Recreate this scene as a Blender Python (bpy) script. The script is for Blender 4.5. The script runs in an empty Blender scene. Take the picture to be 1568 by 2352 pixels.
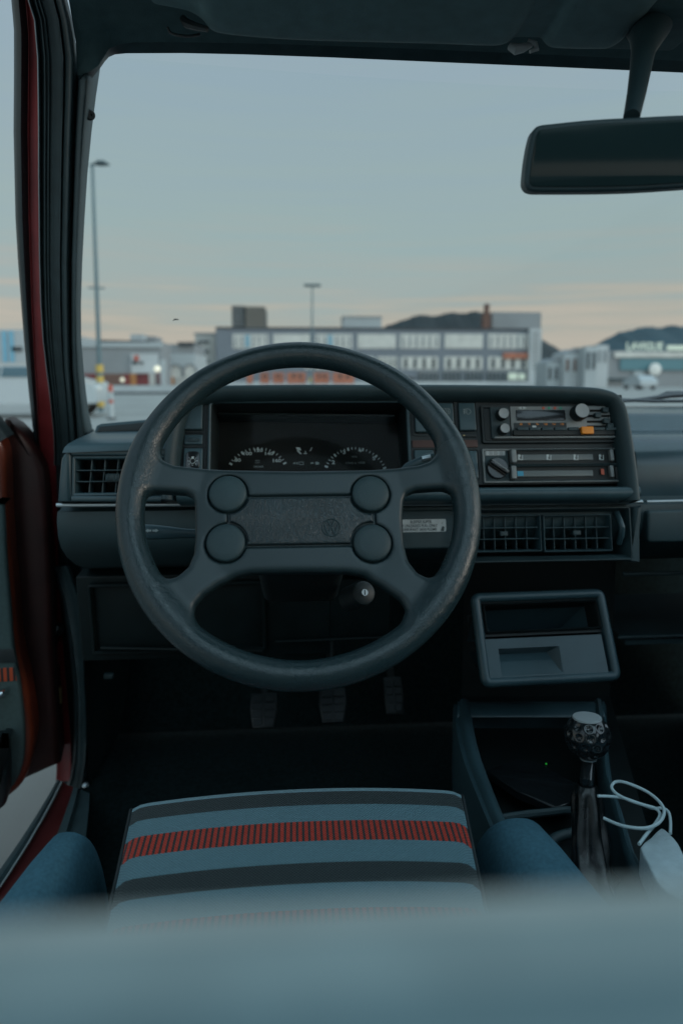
import bpy, bmesh, math, random
import numpy as np
from mathutils import Vector, Matrix
random.seed(7)
R = math.radians
sc = bpy.context.scene
COL = sc.collection
V = Vector
# ---------------------------------------------------------------- camera geometry
F, UC, VC = 1568.0, 784.0, 1046.0
PITCH, YAW = R(6.4), R(-4.0)
CAM = V((0, 0, 1.05))
fw = V((-math.sin(YAW)*math.cos(PITCH), math.cos(YAW)*math.cos(PITCH), -math.sin(PITCH)))
rt = V((math.cos(YAW), math.sin(YAW), 0))
up = rt.cross(fw)
def ray(u, v): return fw + rt*((u-UC)/F) + up*((VC-v)/F)
def at(u, v, Y):
    d = ray(u, v); return CAM + d*(Y/d.y)
def az(u, v, z):
    d = ray(u, v); return CAM + d*((z-CAM.z)/d.z)
class Plane:
    def __init__(s, u, v, Y, tilt=0, yaw=0, o=None):
        s.o = o if o else at(u, v, Y)
        t = R(tilt); a = R(yaw)
        s.ex = V((math.cos(a), math.sin(a), 0))
        f = V((-math.sin(a), math.cos(a), 0))
        s.ey = f*math.sin(t) + V((0, 0, math.cos(t)))
        s.n = s.ex.cross(s.ey)
        s.M = Matrix(((s.ex.x, s.ey.x, s.n.x, s.o.x), (s.ex.y, s.ey.y, s.n.y, s.o.y), (s.ex.z, s.ey.z, s.n.z, s.o.z), (0, 0, 0, 1)))
    def shift(s, z):
        q = Plane.__new__(Plane); q.ex, q.ey, q.n = s.ex, s.ey, s.n; q.o = s.o + s.n*z
        q.M = Matrix.Translation(s.n*z) @ s.M
        return q
    def loc(s, u, v):
        d = ray(u, v); t = (s.o-CAM).dot(s.n)/d.dot(s.n)
        p = CAM + d*t - s.o
        return (p.dot(s.ex), p.dot(s.ey))
    def w(s, x, y, z=0): return s.o + s.ex*x + s.ey*y + s.n*z
    def rect(s, u0, v0, u1, v1):
        a, b, c, d = s.loc(u0, v0), s.loc(u1, v0), s.loc(u0, v1), s.loc(u1, v1)
        return ((a[0]+c[0])/2, (c[1]+d[1])/2, (b[0]+d[0])/2, (a[1]+b[1])/2)
    def sc(s, u, v):                      # metres per pixel there
        return abs(s.loc(u+10, v)[0]-s.loc(u-10, v)[0])/20
# ---------------------------------------------------------------- materials
MATS = {}
def nt(m):
    m.use_nodes = True; n = m.node_tree; return n, n.nodes, n.links, n.nodes['Principled BSDF']
def mat(name, col, rough=.5, metal=0., var=.0, vscale=30., bump=0., bscale=400., spec=.5, coat=0., emis=None, estr=0., bdist=.001, detail=3.):
    m = bpy.data.materials.new(name); n, N, L, b = nt(m)
    b.inputs['Base Color'].default_value = (*col, 1); b.inputs['Roughness'].default_value = rough
    b.inputs['Metallic'].default_value = metal; b.inputs['Specular IOR Level'].default_value = spec
    b.inputs['Coat Weight'].default_value = coat
    tc = N.new('ShaderNodeTexCoord')
    if var:
        t = N.new('ShaderNodeTexNoise'); t.inputs['Scale'].default_value = vscale; t.inputs['Detail'].default_value = 5
        L.new(tc.outputs['Object'], t.inputs['Vector'])
        r = N.new('ShaderNodeValToRGB'); r.color_ramp.elements[0].position = .3; r.color_ramp.elements[1].position = .7
        r.color_ramp.elements[0].color = (*[c*(1-var) for c in col], 1); r.color_ramp.elements[1].color = (*[min(1, c*(1+var)) for c in col], 1)
        L.new(t.outputs['Fac'], r.inputs['Fac']); L.new(r.outputs['Color'], b.inputs['Base Color'])
        mr = N.new('ShaderNodeMapRange'); mr.inputs['To Min'].default_value = rough*(1-var*.5); mr.inputs['To Max'].default_value = min(1, rough*(1+var*.5))
        L.new(t.outputs['Fac'], mr.inputs['Value']); L.new(mr.outputs['Result'], b.inputs['Roughness'])
    if bump:
        t2 = N.new('ShaderNodeTexNoise'); t2.inputs['Scale'].default_value = bscale; t2.inputs['Detail'].default_value = detail
        L.new(tc.outputs['Object'], t2.inputs['Vector'])
        bp = N.new('ShaderNodeBump'); bp.inputs['Strength'].default_value = bump; bp.inputs['Distance'].default_value = bdist
        L.new(t2.outputs['Fac'], bp.inputs['Height']); L.new(bp.outputs['Normal'], b.inputs['Normal'])
    if emis:
        b.inputs['Emission Color'].default_value = (*emis, 1); b.inputs['Emission Strength'].default_value = estr
    MATS[name] = m; return m
def leather(name, col, rough, scale, stretch, strength, dist):
    m = bpy.data.materials.new(name); n, N, L, b = nt(m)
    tc = N.new('ShaderNodeTexCoord'); mp = N.new('ShaderNodeMapping'); mp.inputs['Scale'].default_value = stretch
    L.new(tc.outputs['Object'], mp.inputs['Vector'])
    ns = N.new('ShaderNodeTexNoise'); ns.inputs['Scale'].default_value = scale*.35; ns.inputs['Detail'].default_value = 4; ns.inputs['Distortion'].default_value = .6
    L.new(mp.outputs['Vector'], ns.inputs['Vector'])
    add = N.new('ShaderNodeMixRGB'); add.blend_type = 'ADD'; add.inputs['Fac'].default_value = .02
    L.new(mp.outputs['Vector'], add.inputs['Color1']); L.new(ns.outputs['Color'], add.inputs['Color2'])
    vo = N.new('ShaderNodeTexVoronoi'); vo.feature = 'DISTANCE_TO_EDGE'; vo.inputs['Scale'].default_value = scale
    L.new(add.outputs['Color'], vo.inputs['Vector'])
    cr = N.new('ShaderNodeMapRange'); cr.inputs['From Max'].default_value = .18
    L.new(vo.outputs['Distance'], cr.inputs['Value'])
    big = N.new('ShaderNodeTexNoise'); big.inputs['Scale'].default_value = scale*.08; big.inputs['Detail'].default_value = 2
    L.new(tc.outputs['Object'], big.inputs['Vector'])
    mx = N.new('ShaderNodeMath'); mx.operation = 'MULTIPLY'; L.new(cr.outputs['Result'], mx.inputs[0]); L.new(big.outputs['Fac'], mx.inputs[1])
    ad = N.new('ShaderNodeMath'); ad.operation = 'ADD'; L.new(mx.outputs[0], ad.inputs[0]); L.new(ns.outputs['Fac'], ad.inputs[1])
    bp = N.new('ShaderNodeBump'); bp.inputs['Strength'].default_value = strength; bp.inputs['Distance'].default_value = dist
    L.new(ad.outputs[0], bp.inputs['Height']); L.new(bp.outputs['Normal'], b.inputs['Normal'])
    b.inputs['Base Color'].default_value = (*col, 1)
    mr = N.new('ShaderNodeMapRange'); mr.inputs['To Min'].default_value = rough*.75; mr.inputs['To Max'].default_value = rough*1.3
    L.new(big.outputs['Fac'], mr.inputs['Value']); L.new(mr.outputs['Result'], b.inputs['Roughness'])
    MATS[name] = m; return m
def glass(name, tint, amt=.06, rough=.0):
    m = bpy.data.materials.new(name); m.use_nodes = True; n = m.node_tree; N, L = n.nodes, n.links
    N.remove(N['Principled BSDF']); o = N['Material Output']
    t = N.new('ShaderNodeBsdfTransparent'); t.inputs['Color'].default_value = (*tint, 1)
    g = N.new('ShaderNodeBsdfGlossy'); g.inputs['Roughness'].default_value = rough
    f = N.new('ShaderNodeFresnel'); f.inputs['IOR'].default_value = 1.45
    k = N.new('ShaderNodeMath'); k.operation = 'MULTIPLY'; k.inputs[1].default_value = amt; L.new(f.outputs[0], k.inputs[0])
    mx = N.new('ShaderNodeMixShader'); L.new(k.outputs[0], mx.inputs[0]); L.new(t.outputs[0], mx.inputs[1]); L.new(g.outputs[0], mx.inputs[2])
    L.new(mx.outputs[0], o.inputs['Surface']); MATS[name] = m; return m
# ---------------------------------------------------------------- mesh builder
def rrect(x0, y0, x1, y1, r, n=5):
    r = max(1e-5, min(r, (x1-x0)/2-1e-6, (y1-y0)/2-1e-6)); p = []
    for cx, cy, a0 in ((x1-r, y1-r, 0), (x0+r, y1-r, 90), (x0+r, y0+r, 180), (x1-r, y0+r, 270)):
        for i in range(n+1):
            a = R(a0+90*i/n); p.append((cx+r*math.cos(a), cy+r*math.sin(a)))
    return p
def circ(cx, cy, r, n=32): return [(cx+r*math.cos(2*math.pi*i/n), cy+r*math.sin(2*math.pi*i/n)) for i in range(n)]
def normals2(p, closed):
    n = len(p); out = []
    for i in range(n):
        a = p[i-1] if (closed or i > 0) else p[i]; b = p[(i+1) % n] if (closed or i < n-1) else p[i]
        dx, dy = b[0]-a[0], b[1]-a[1]; l = math.hypot(dx, dy) or 1
        out.append((dy/l, -dx/l))
    return out
def area2(p): return sum(p[i-1][0]*p[i][1]-p[i][0]*p[i-1][1] for i in range(len(p)))/2
def offs(p, d):
    if area2(p) < 0: p = p[::-1]
    nn = normals2(p, True); return [(a[0]+b[0]*d, a[1]+b[1]*d) for a, b in zip(p, nn)]
def resample(p, n):
    L_ = [0]
    for i in range(1, len(p)): L_.append(L_[-1]+math.dist(p[i-1], p[i]))
    out = []; j = 0
    for k in range(n):
        t = L_[-1]*k/(n-1)
        while j < len(p)-2 and L_[j+1] < t: j += 1
        f = (t-L_[j])/((L_[j+1]-L_[j]) or 1); f = min(1, max(0, f))
        out.append(tuple(a+(b-a)*f for a, b in zip(p[j], p[j+1])))
    return out
def spline(p, n=8, closed=False):
    m = len(p); out = []
    for i in range(m if closed else m-1):
        if closed: q = [p[(i-1) % m], p[i], p[(i+1) % m], p[(i+2) % m]]
        else: q = [p[max(i-1, 0)], p[i], p[i+1], p[min(i+2, m-1)]]
        for k in range(n):
            t = k/n; t2 = t*t; t3 = t2*t
            out.append(tuple(.5*((2*b)+(-a+c)*t+(2*a-5*b+4*c-d)*t2+(-a+3*b-3*c+d)*t3) for a, b, c, d in zip(*q)))
    if not closed: out.append(tuple(p[-1]))
    return out
I4 = Matrix.Identity(4)
_txt = {}
def text2d(s, off=0.):
    k = (s, off)
    if k not in _txt:
        c = bpy.data.curves.new('t', 'FONT'); c.body = s; c.align_x = 'CENTER'; c.align_y = 'CENTER'; c.offset = off; c.resolution_u = 3
        o = bpy.data.objects.new('t', c); COL.objects.link(o)
        dg = bpy.context.evaluated_depsgraph_get(); dg.update()
        me = bpy.data.meshes.new_from_object(o.evaluated_get(dg))
        _txt[k] = ([tuple(v.co) for v in me.vertices], [tuple(f.vertices) for f in me.polygons])
        bpy.data.objects.remove(o); bpy.data.curves.remove(c); bpy.data.meshes.remove(me)
    return _txt[k]
class MB:
    def __init__(s): s.v, s.f, s.m, s.uv = [], [], [], {}
    def add(s, vs, fs, mi=0, M=I4):
        b = len(s.v); s.v += [M @ V(p) for p in vs]
        for f in fs: s.f.append(tuple(i+b for i in f)); s.m.append(mi)
        return b
    def plate(s, p, z0, z1, bev=0., M=I4, mi=0, back=True, seg=3):
        if area2(p) < 0: p = p[::-1]
        n = len(p); rings = [[(x, y, z0) for x, y in p]]
        if bev > 0:
            for k in range(seg+1):
                a = math.pi/2*k/seg
                q = offs(p, -bev*(1-math.cos(a))); rings.append([(x, y, z1-bev+bev*math.sin(a)) for x, y in q])
        else: rings.append([(x, y, z1) for x, y in p])
        vs = [q for r in rings for q in r]; fs = []
        for k in range(len(rings)-1):
            for i in range(n):
                j = (i+1) % n; fs.append((k*n+i, k*n+j, (k+1)*n+j, (k+1)*n+i))
        fs.append(tuple((len(rings)-1)*n+i for i in range(n)))
        if back: fs.append(tuple(range(n-1, -1, -1)))
        s.add(vs, fs, mi, M); return s
    def sweep(s, p, prof, closed=False, sign=1, M=I4, mi=0, pclosed=False, caps=False):
        nn = normals2(p, closed); k = len(prof); vs = []; fs = []
        for (x, y), (a, b) in zip(p, nn):
            for q in prof: vs.append((x+sign*a*q[0], y+sign*b*q[0], q[1]))
        n = len(p)
        for i in range(n if closed else n-1):
            j = (i+1) % n
            for c in range(k if pclosed else k-1):
                d = (c+1) % k
                f = (i*k+c, j*k+c, j*k+d, i*k+d); fs.append(f if sign > 0 else f[::-1])
        if caps and not closed and pclosed:
            fs.append(tuple(range(k))); fs.append(tuple((n-1)*k+i for i in range(k))[::-1])
        s.add(vs, fs, mi, M); return s
    def ring(s, rect, r, prof, M=I4, mi=0, n=6, pclosed=False):
        return s.sweep(rrect(*rect, r, n), prof, True, 1, M, mi, pclosed)
    def tube(s, p, rad, seg=10, M=I4, mi=0, cap=True, sx=1., closed=False):
        p = [V(q) for q in p]; n = len(p); vs = []; fs = []
        if not hasattr(rad, '__len__'): rad = [rad]*n
        t0 = (p[1]-p[0]).normalized(); ref = V((0, 0, 1)) if abs(t0.z) < .9 else V((0, 1, 0))
        a = (ref - t0*ref.dot(t0)).normalized()
        for i in range(n):
            t = (p[(i+1) % n if closed else min(i+1, n-1)]-p[i-1 if (closed or i) else 0]).normalized()
            a = (a-t*a.dot(t)).normalized(); b = t.cross(a)
            for k in range(seg):
                g = 2*math.pi*k/seg; vs.append(p[i]+a*(rad[i]*math.cos(g))+b*(rad[i]*sx*math.sin(g)))
        for i in range(n if closed else n-1):
            i2 = (i+1) % n
            for k in range(seg):
                j = (k+1) % seg; fs.append((i*seg+k, i*seg+j, i2*seg+j, i2*seg+k))
        if cap and not closed:
            fs.append(tuple(range(seg))[::-1]); fs.append(tuple((n-1)*seg+k for k in range(seg)))
        s.add(vs, fs, mi, M); return s
    def lathe(s, prof, M=I4, seg=32, mi=0):
        n = len(prof); vs = []; fs = []
        for k in range(seg):
            a = 2*math.pi*k/seg
            for r, z in prof: vs.append((r*math.cos(a), r*math.sin(a), z))
        for k in range(seg):
            j = (k+1) % seg
            for i in range(n-1): fs.append((k*n+i, j*n+i, j*n+i+1, k*n+i+1))
        s.add(vs, fs, mi, M); return s
    def loft(s, rows, mi=0, M=I4, uv=None, closed=False):
        n = len(rows[0]); vs = [q for r in rows for q in r]; fs = []; fm = []
        for i in range(len(rows)-1):
            for k in range(n if closed else n-1):
                j = (k+1) % n; fs.append((i*n+k, i*n+j, (i+1)*n+j, (i+1)*n+k))
        b = s.add(vs, fs, 0, M)
        for q in range(len(fs)):
            s.m[-len(fs)+q] = mi[q % (len(fs)//(len(rows)-1))] if isinstance(mi, (list, tuple)) else mi
        if uv:
            for i, r in enumerate(uv):
                for k, c in enumerate(r): s.uv[b+i*n+k] = c
        return s
    def box(s, x0, y0, z0, x1, y1, z1, mi=0, M=I4, bev=0.):
        if bev:
            bm = bmesh.new(); bmesh.ops.create_cube(bm, size=1)
            for w in bm.verts: w.co = ((x0+x1)/2+w.co.x*(x1-x0), (y0+y1)/2+w.co.y*(y1-y0), (z0+z1)/2+w.co.z*(z1-z0))
            bmesh.ops.bevel(bm, geom=bm.edges[:], offset=bev, segments=3, affect='EDGES', profile=.5)
            bm.verts.index_update(); s.add([w.co.copy() for w in bm.verts], [[w.index for w in f.verts] for f in bm.faces], mi, M); bm.free(); return s
        vs = [(x, y, z) for z in (z0, z1) for y in (y0, y1) for x in (x0, x1)]
        s.add(vs, [(0, 2, 3, 1), (4, 5, 7, 6), (0, 1, 5, 4), (2, 6, 7, 3), (0, 4, 6, 2), (1, 3, 7, 5)], mi, M); return s
    def text(s, t, size, M, mi=0, off=0., sx=1.):
        vs, fs = text2d(t, off); s.add([(x*size*sx, y*size, 0) for x, y, z in vs], fs, mi, M); return s
    def build(s, name, mats, parent=None, sharp=40., smooth=True):
        me = bpy.data.meshes.new(name); me.from_pydata([tuple(q) for q in s.v], [], s.f)
        for m in (mats if isinstance(mats, (list, tuple)) else [mats]): me.materials.append(MATS[m])
        me.polygons.foreach_set('material_index', s.m)
        if s.uv:
            l = me.uv_layers.new(name='uv')
            for lp in me.loops: l.data[lp.index].uv = s.uv.get(lp.vertex_index, (0, 0))
        if smooth:
            me.polygons.foreach_set('use_smooth', [True]*len(me.polygons)); me.set_sharp_from_angle(angle=R(sharp))
        me.update()
        o = bpy.data.objects.new(name, me); COL.objects.link(o)
        if parent: adopt(o, parent)
        return o
OFF = {}
def adopt(o, parent):
    o.parent = parent; o.matrix_parent_inverse = Matrix.Translation(-OFF.get(parent.name, V((0, 0, 0))))
def empty(name, loc):
    o = bpy.data.objects.new(name, None); COL.objects.link(o); o.location = loc; o.empty_display_size = .1
    OFF[o.name] = V(loc); return o
def tag(o, label, cat, group=None):
    o['label'] = label; o['category'] = cat
    if group: o['group'] = group
    return o
def T(p): return Matrix.Translation(V(p))
def rot2(a): return Matrix.Rotation(R(a), 4, 'Z')
# ---------------------------------------------------------------- material list
mat('dash', (.022, .048, .055), .55, var=.2, vscale=14, bump=.45, bscale=1100, bdist=.0006)
mat('dash_smooth', (.036,.074,.088), .36, var=.12, vscale=18, bump=.12, bscale=1400, bdist=.0004)
mat('dash_black', (.009,.017,.019), .5, var=.2, vscale=40, bump=.2, bscale=900, bdist=.0004)
mat('lining', (.065,.115,.122), .95, var=.12, vscale=60, bump=.5, bscale=700, bdist=.001, spec=.2)
mat('vinyl', (.040,.066,.073), .6, var=.15, vscale=30, bump=.5, bscale=300, bdist=.001)
mat('black', (.004,.010,.011), .6, var=.3, vscale=30)
mat('knee_black', (.004,.010,.011), .5, spec=.2, var=.2, vscale=30, bump=.2, bscale=900, bdist=.0004)
mat('void', (.002, .003, .003), .9)
mat('gloss_black', (.012, .016, .018), .18, coat=.4)
mat('rubber', (.034,.058,.064), .42, var=.2, vscale=40, bump=.2, bscale=500)
mat('red_paint', (.26,.02,.03), .3, var=.1, vscale=8, coat=.6)
mat('jamb_paint', (.27,.035,.038), .4, var=.25, vscale=14, coat=.2)
mat('visor', (.12,.20,.21), .8, var=.1, vscale=60, bump=.4, bscale=700, bdist=.001, spec=.3)
mat('door_shaded', (.030,.007,.006), .5, var=.3, vscale=20)  # the door's red, darkened to stand in for shade
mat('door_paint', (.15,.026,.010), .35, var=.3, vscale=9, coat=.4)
mat('sill_paint', (.07, .010, .010), .35, var=.25, vscale=12, coat=.4)
mat('chrome', (.62, .68, .7), .22, metal=1.)
mat('satin', (.42, .48, .5), .38, metal=.8)
mat('silver_plastic', (.22,.245,.245), .45, var=.1, vscale=60)
mat('knob_grey', (.30, .33, .335), .5, bump=.2, bscale=900)
mat('pale_print', (.55, .62, .62), .6)
mat('dim_print', (.30, .36, .36), .6)
mat('sticker', (.50, .55, .55), .5, var=.12, vscale=150)
mat('sticker_ink', (.05, .07, .075), .6)
mat('orange', (.85, .28, .02), .45)
mat('blue_mark', (.05, .32, .48), .5)
mat('red_mark', (.55, .10, .05), .5)
mat('green_mark', (.05, .35, .22), .5)
mat('brown_strip', (.07, .035, .03), .6)
mat('green_led', (.02, .2, .02), .4, emis=(.05, 1, .1), estr=.25)
mat('carpet', (.010,.020,.021), .95, var=.4, vscale=120, bump=.6, bscale=500, bdist=.002, spec=.1)
mat('seat_side', (.052, .135, .18), .9, var=.16, vscale=260, bump=.5, bscale=1100, bdist=.0008, spec=.2)
mat('door_cloth', (.05, .085, .085), .9, var=.12, vscale=160, bump=.4, bscale=900)
mat('cable', (.42,.54,.57), .4)
mat('pouch', (.42, .52, .55), .6, var=.08, vscale=90, bump=.7, bscale=160, bdist=.002)
mat('brass', (.45, .33, .16), .35, metal=1.)
mat('mirror', (.016, .034, .036), .10, spec=.14)
mat('pad_sheen', (.034, .066, .080), .24, var=.12, vscale=18, bump=.12, bscale=1400, bdist=.0004)
mat('track_grey', (.13, .155, .155), .45)
mat('pedal_rubber', (.010, .017, .019), .4, var=.2, vscale=40)
mat('gutter_rubber', (.016, .03, .034), .5, var=.2, vscale=40)
leather('leather', (.015, .032, .037), .27, 240, (1, 1, 1), .34, .0006)
leather('leather_pad', (.018, .035, .041), .32, 260, (2.2, .8, 1), .6, .0009)
leather('boot_leather', (.004, .007, .008), .28, 300, (1, 1, 1), .3, .0006)
mat('spoke_skin', (.017, .034, .039), .38, var=.06, vscale=20, bump=.35, bscale=1500, bdist=.0004)
glass('windscreen_glass', (.97, .99, .985), .04)
glass('cover_glass', (.95, .97, .97), .08)
def seat_mat(bands):
    m = bpy.data.materials.new('seat_stripes'); n, N, L, b = nt(m)
    uv = N.new('ShaderNodeUVMap'); sp = N.new('ShaderNodeSeparateXYZ'); L.new(uv.outputs[0], sp.inputs[0])
    ln = bands[-1][0]
    dv = N.new('ShaderNodeMath'); dv.operation = 'DIVIDE'; dv.inputs[1].default_value = ln; L.new(sp.outputs['Y'], dv.inputs[0])
    def ramp(cols):
        r = N.new('ShaderNodeValToRGB'); r.color_ramp.interpolation = 'CONSTANT'; e = r.color_ramp.elements
        while len(e) > 1: e.remove(e[-1])
        e[0].position = 0; e[0].color = (*cols[0], 1)
        for (q, _), c in zip(bands[:-1], cols[1:]):
            x = e.new(min(.9999, q/ln)); x.color = (*c, 1)
        L.new(dv.outputs[0], r.inputs[0]); return r
    kinds = [bands[0][1]]+[k for _, k in bands[1:]]
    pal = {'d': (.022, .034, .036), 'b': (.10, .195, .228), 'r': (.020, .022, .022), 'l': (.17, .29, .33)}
    base = ramp([pal[k] for k in kinds]); isr = ramp([(1, 1, 1) if k == 'r' else (0, 0, 0) for k in kinds])
    ml = N.new('ShaderNodeMath'); ml.operation = 'MULTIPLY'; ml.inputs[1].default_value = 1/.0060; L.new(sp.outputs['X'], ml.inputs[0])
    fr = N.new('ShaderNodeMath'); fr.operation = 'FRACT'; L.new(ml.outputs[0], fr.inputs[0])
    gt = N.new('ShaderNodeMath'); gt.operation = 'GREATER_THAN'; gt.inputs[1].default_value = .42; L.new(fr.outputs[0], gt.inputs[0])
    an = N.new('ShaderNodeMath'); an.operation = 'MULTIPLY'; L.new(gt.outputs[0], an.inputs[0]); L.new(isr.outputs[0], an.inputs[1])
    mx = N.new('ShaderNodeMixRGB'); L.new(an.outputs[0], mx.inputs[0]); L.new(base.outputs[0], mx.inputs[1]); mx.inputs[2].default_value = (.44, .034, .016, 1)
    # weave
    def saw(out, per):
        a = N.new('ShaderNodeMath'); a.operation = 'MULTIPLY'; a.inputs[1].default_value = 2*math.pi/per; L.new(out, a.inputs[0])
        s_ = N.new('ShaderNodeMath'); s_.operation = 'SINE'; L.new(a.outputs[0], s_.inputs[0]); return s_.outputs[0]
    w = N.new('ShaderNodeMath'); w.operation = 'MULTIPLY'; L.new(saw(sp.outputs['X'], .0034), w.inputs[0]); L.new(saw(sp.outputs['Y'], .0030), w.inputs[1])
    ns = N.new('ShaderNodeTexNoise'); ns.inputs['Scale'].default_value = 420; tc = N.new('ShaderNodeTexCoord'); L.new(tc.outputs['Object'], ns.inputs['Vector'])
    w2 = N.new('ShaderNodeMath'); w2.operation = 'ADD'; L.new(w.outputs[0], w2.inputs[0]); L.new(ns.outputs['Fac'], w2.inputs[1])
    mr = N.new('ShaderNodeMapRange'); mr.inputs['From Min'].default_value = -.6; mr.inputs['From Max'].default_value = 1.6; mr.inputs['To Min'].default_value = .68; mr.inputs['To Max'].default_value = 1.25
    L.new(w2.outputs[0], mr.inputs['Value'])
    mm = N.new('ShaderNodeMixRGB'); mm.blend_type = 'MULTIPLY'; mm.inputs[0].default_value = 1; L.new(mx.outputs[0], mm.inputs[1]); L.new(mr.outputs['Result'], mm.inputs[2])
    L.new(mm.outputs[0], b.inputs['Base Color']); b.inputs['Roughness'].default_value = .9; b.inputs['Specular IOR Level'].default_value = .2
    b.inputs['Sheen Weight'].default_value = .15
    bp = N.new('ShaderNodeBump'); bp.inputs['Strength'].default_value = .5; bp.inputs['Distance'].default_value = .0008
    L.new(w2.outputs[0], bp.inputs['Height']); L.new(bp.outputs['Normal'], b.inputs['Normal'])
    MATS['seat_stripes'] = m
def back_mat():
    m = bpy.data.materials.new('seat_back_shaded'); n, N, L, b = nt(m); MATS['seat_back_shaded'] = m
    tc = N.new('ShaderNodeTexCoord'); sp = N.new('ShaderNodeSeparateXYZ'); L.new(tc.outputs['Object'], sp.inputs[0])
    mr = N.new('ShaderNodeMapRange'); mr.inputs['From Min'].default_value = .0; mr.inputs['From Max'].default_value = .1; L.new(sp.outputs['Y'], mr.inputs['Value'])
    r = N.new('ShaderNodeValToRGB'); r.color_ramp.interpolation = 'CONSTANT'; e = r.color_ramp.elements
    e[0].position = 0; e[0].color = (.17, .245, .265, 1); e[1].position = .53; e[1].color = (.30, .37, .375, 1); q = e.new(.64); q.color = (.47, .49, .465, 1)  # bands put the backrest's light-to-dark shading into its colour
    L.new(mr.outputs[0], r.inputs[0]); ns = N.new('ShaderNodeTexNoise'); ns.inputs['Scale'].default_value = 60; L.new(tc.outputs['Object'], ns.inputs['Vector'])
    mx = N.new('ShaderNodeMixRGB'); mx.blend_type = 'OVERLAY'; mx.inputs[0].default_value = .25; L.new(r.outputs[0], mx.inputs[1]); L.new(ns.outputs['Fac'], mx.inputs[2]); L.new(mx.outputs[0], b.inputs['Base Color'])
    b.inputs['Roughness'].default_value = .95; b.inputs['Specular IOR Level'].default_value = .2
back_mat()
def door_stripe_mat():
    m = bpy.data.materials.new('door_stripe'); n, N, L, b = nt(m)
    tc = N.new('ShaderNodeTexCoord'); sp = N.new('ShaderNodeSeparateXYZ'); L.new(tc.outputs['Object'], sp.inputs[0])
    ml = N.new('ShaderNodeMath'); ml.operation = 'MULTIPLY'; ml.inputs[1].default_value = 1/.0095; L.new(sp.outputs['X'], ml.inputs[0])
    fr = N.new('ShaderNodeMath'); fr.operation = 'FRACT'; L.new(ml.outputs[0], fr.inputs[0])
    gt = N.new('ShaderNodeMath'); gt.operation = 'GREATER_THAN'; gt.inputs[1].default_value = .45; L.new(fr.outputs[0], gt.inputs[0])
    mx = N.new('ShaderNodeMixRGB'); L.new(gt.outputs[0], mx.inputs[0]); mx.inputs[1].default_value = (.02, .022, .022, 1); mx.inputs[2].default_value = (.40, .06, .02, 1)
    L.new(mx.outputs[0], b.inputs['Base Color']); b.inputs['Roughness'].default_value = .9; MATS['door_stripe'] = m
door_stripe_mat()
# ================================================================ the car
car = empty('car', (.36, .30, 0))
tag(car, 'red hatchback seen from its cabin, four button steering wheel, striped seat, open door', 'car')
def sub_empty(name, loc):
    o = empty(name, loc); adopt(o, car); return o
# ---------------------------------------------------------------- steering wheel
W = Plane(692, 1150, .725, tilt=28.5)
def wl(u, v): return W.loc(u, v)
def poly_sdf(P, X, Y):
    d = np.full(X.shape, 1e9); s = np.ones(X.shape); n = len(P)
    for i in range(n):
        ax, ay = P[i]; bx, by = P[i-1]
        ex, ey = bx-ax, by-ay; wx, wy = X-ax, Y-ay
        t = np.clip((wx*ex+wy*ey)/(ex*ex+ey*ey+1e-18), 0, 1)
        d = np.minimum(d, (wx-ex*t)**2+(wy-ey*t)**2)
        c1 = Y >= ay; c2 = Y < by; c3 = ex*wy > ey*wx
        fl = (c1 & c2 & c3) | (~c1 & ~c2 & ~c3); s = np.where(fl, -s, s)
    return s*np.sqrt(d)
def smin(a, b, k):
    h = np.clip(.5+.5*(b-a)/k, 0, 1); return b*(1-h)+a*h-k*h*(1-h)
RR, RT = .1800, .0150
H = .0016
gx = np.arange(-.206, .206+H, H); gz = np.arange(-.034, .030+H, H)
X, Y = np.meshgrid(gx, gx, indexing='ij')
rad = np.hypot(X, Y); ang = np.degrees(np.arctan2(Y, X))
def arc(a0, a1, n=14, r=RR+.004):
    return [(r*math.cos(R(a0+(a1-a0)*i/n)), r*math.sin(R(a0+(a1-a0)*i/n))) for i in range(n+1)]
def angof(u, v): x, y = wl(u, v); return math.degrees(math.atan2(y, x))
top_open = [wl(*q) for q in ((356, 1036), (372, 1058), (400, 1069), (520, 1075), (684, 1078), (850, 1075), (960, 1068), (985, 1061), (1003, 1046), (1010, 1030))] + arc(angof(1040, 1000), angof(322, 1000)-0)
left_open = [wl(*q) for q in ((322, 1132), (352, 1129), (425, 1130), (441, 1137), (446, 1154), (447, 1235), (444, 1272), (432, 1302), (408, 1324), (384, 1334), (366, 1330), (350, 1312), (312, 1250), (300, 1190))]
right_open = [wl(*q) for q in ((1046, 1128), (1014, 1123), (955, 1124), (934, 1132), (928, 1150), (926, 1190), (929, 1250), (938, 1288), (958, 1316), (982, 1329), (1000, 1330), (1018, 1314), (1052, 1250), (1064, 1190))]
a0, a1 = angof(420, 1450), angof(955, 1450)
bot_open = [wl(*q) for q in ((432, 1448), (440, 1420), (447, 1392), (466, 1368), (500, 1343), (540, 1322), (575, 1314), (684, 1312), (800, 1313), (838, 1320), (880, 1347), (920, 1378), (934, 1400), (934, 1422), (946, 1448))] + arc(a1, a0)
hol = np.full(X.shape, 1e9)
for P_ in (top_open, left_open, right_open, bot_open): hol = np.minimum(hol, poly_sdf(P_, X, Y))
S = np.maximum(rad-RR, -hol)
BTN = [wl(523, 1133), wl(851, 1133), wl(518, 1246), wl(855, 1246)]
BR = .0200
x0p, y0p = wl(522, 1255); x1p, y1p = wl(858, 1136)
pad_sdf = np.maximum(np.maximum(x0p-X, X-x1p), np.maximum(y0p-Y, Y-y1p))
btn_sdf = np.full(X.shape, 1e9)
for bx, by in BTN: btn_sdf = np.minimum(btn_sdf, np.hypot(X-bx, Y-by)-BR-.0016)
Z = gz[None, None, :]
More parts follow.
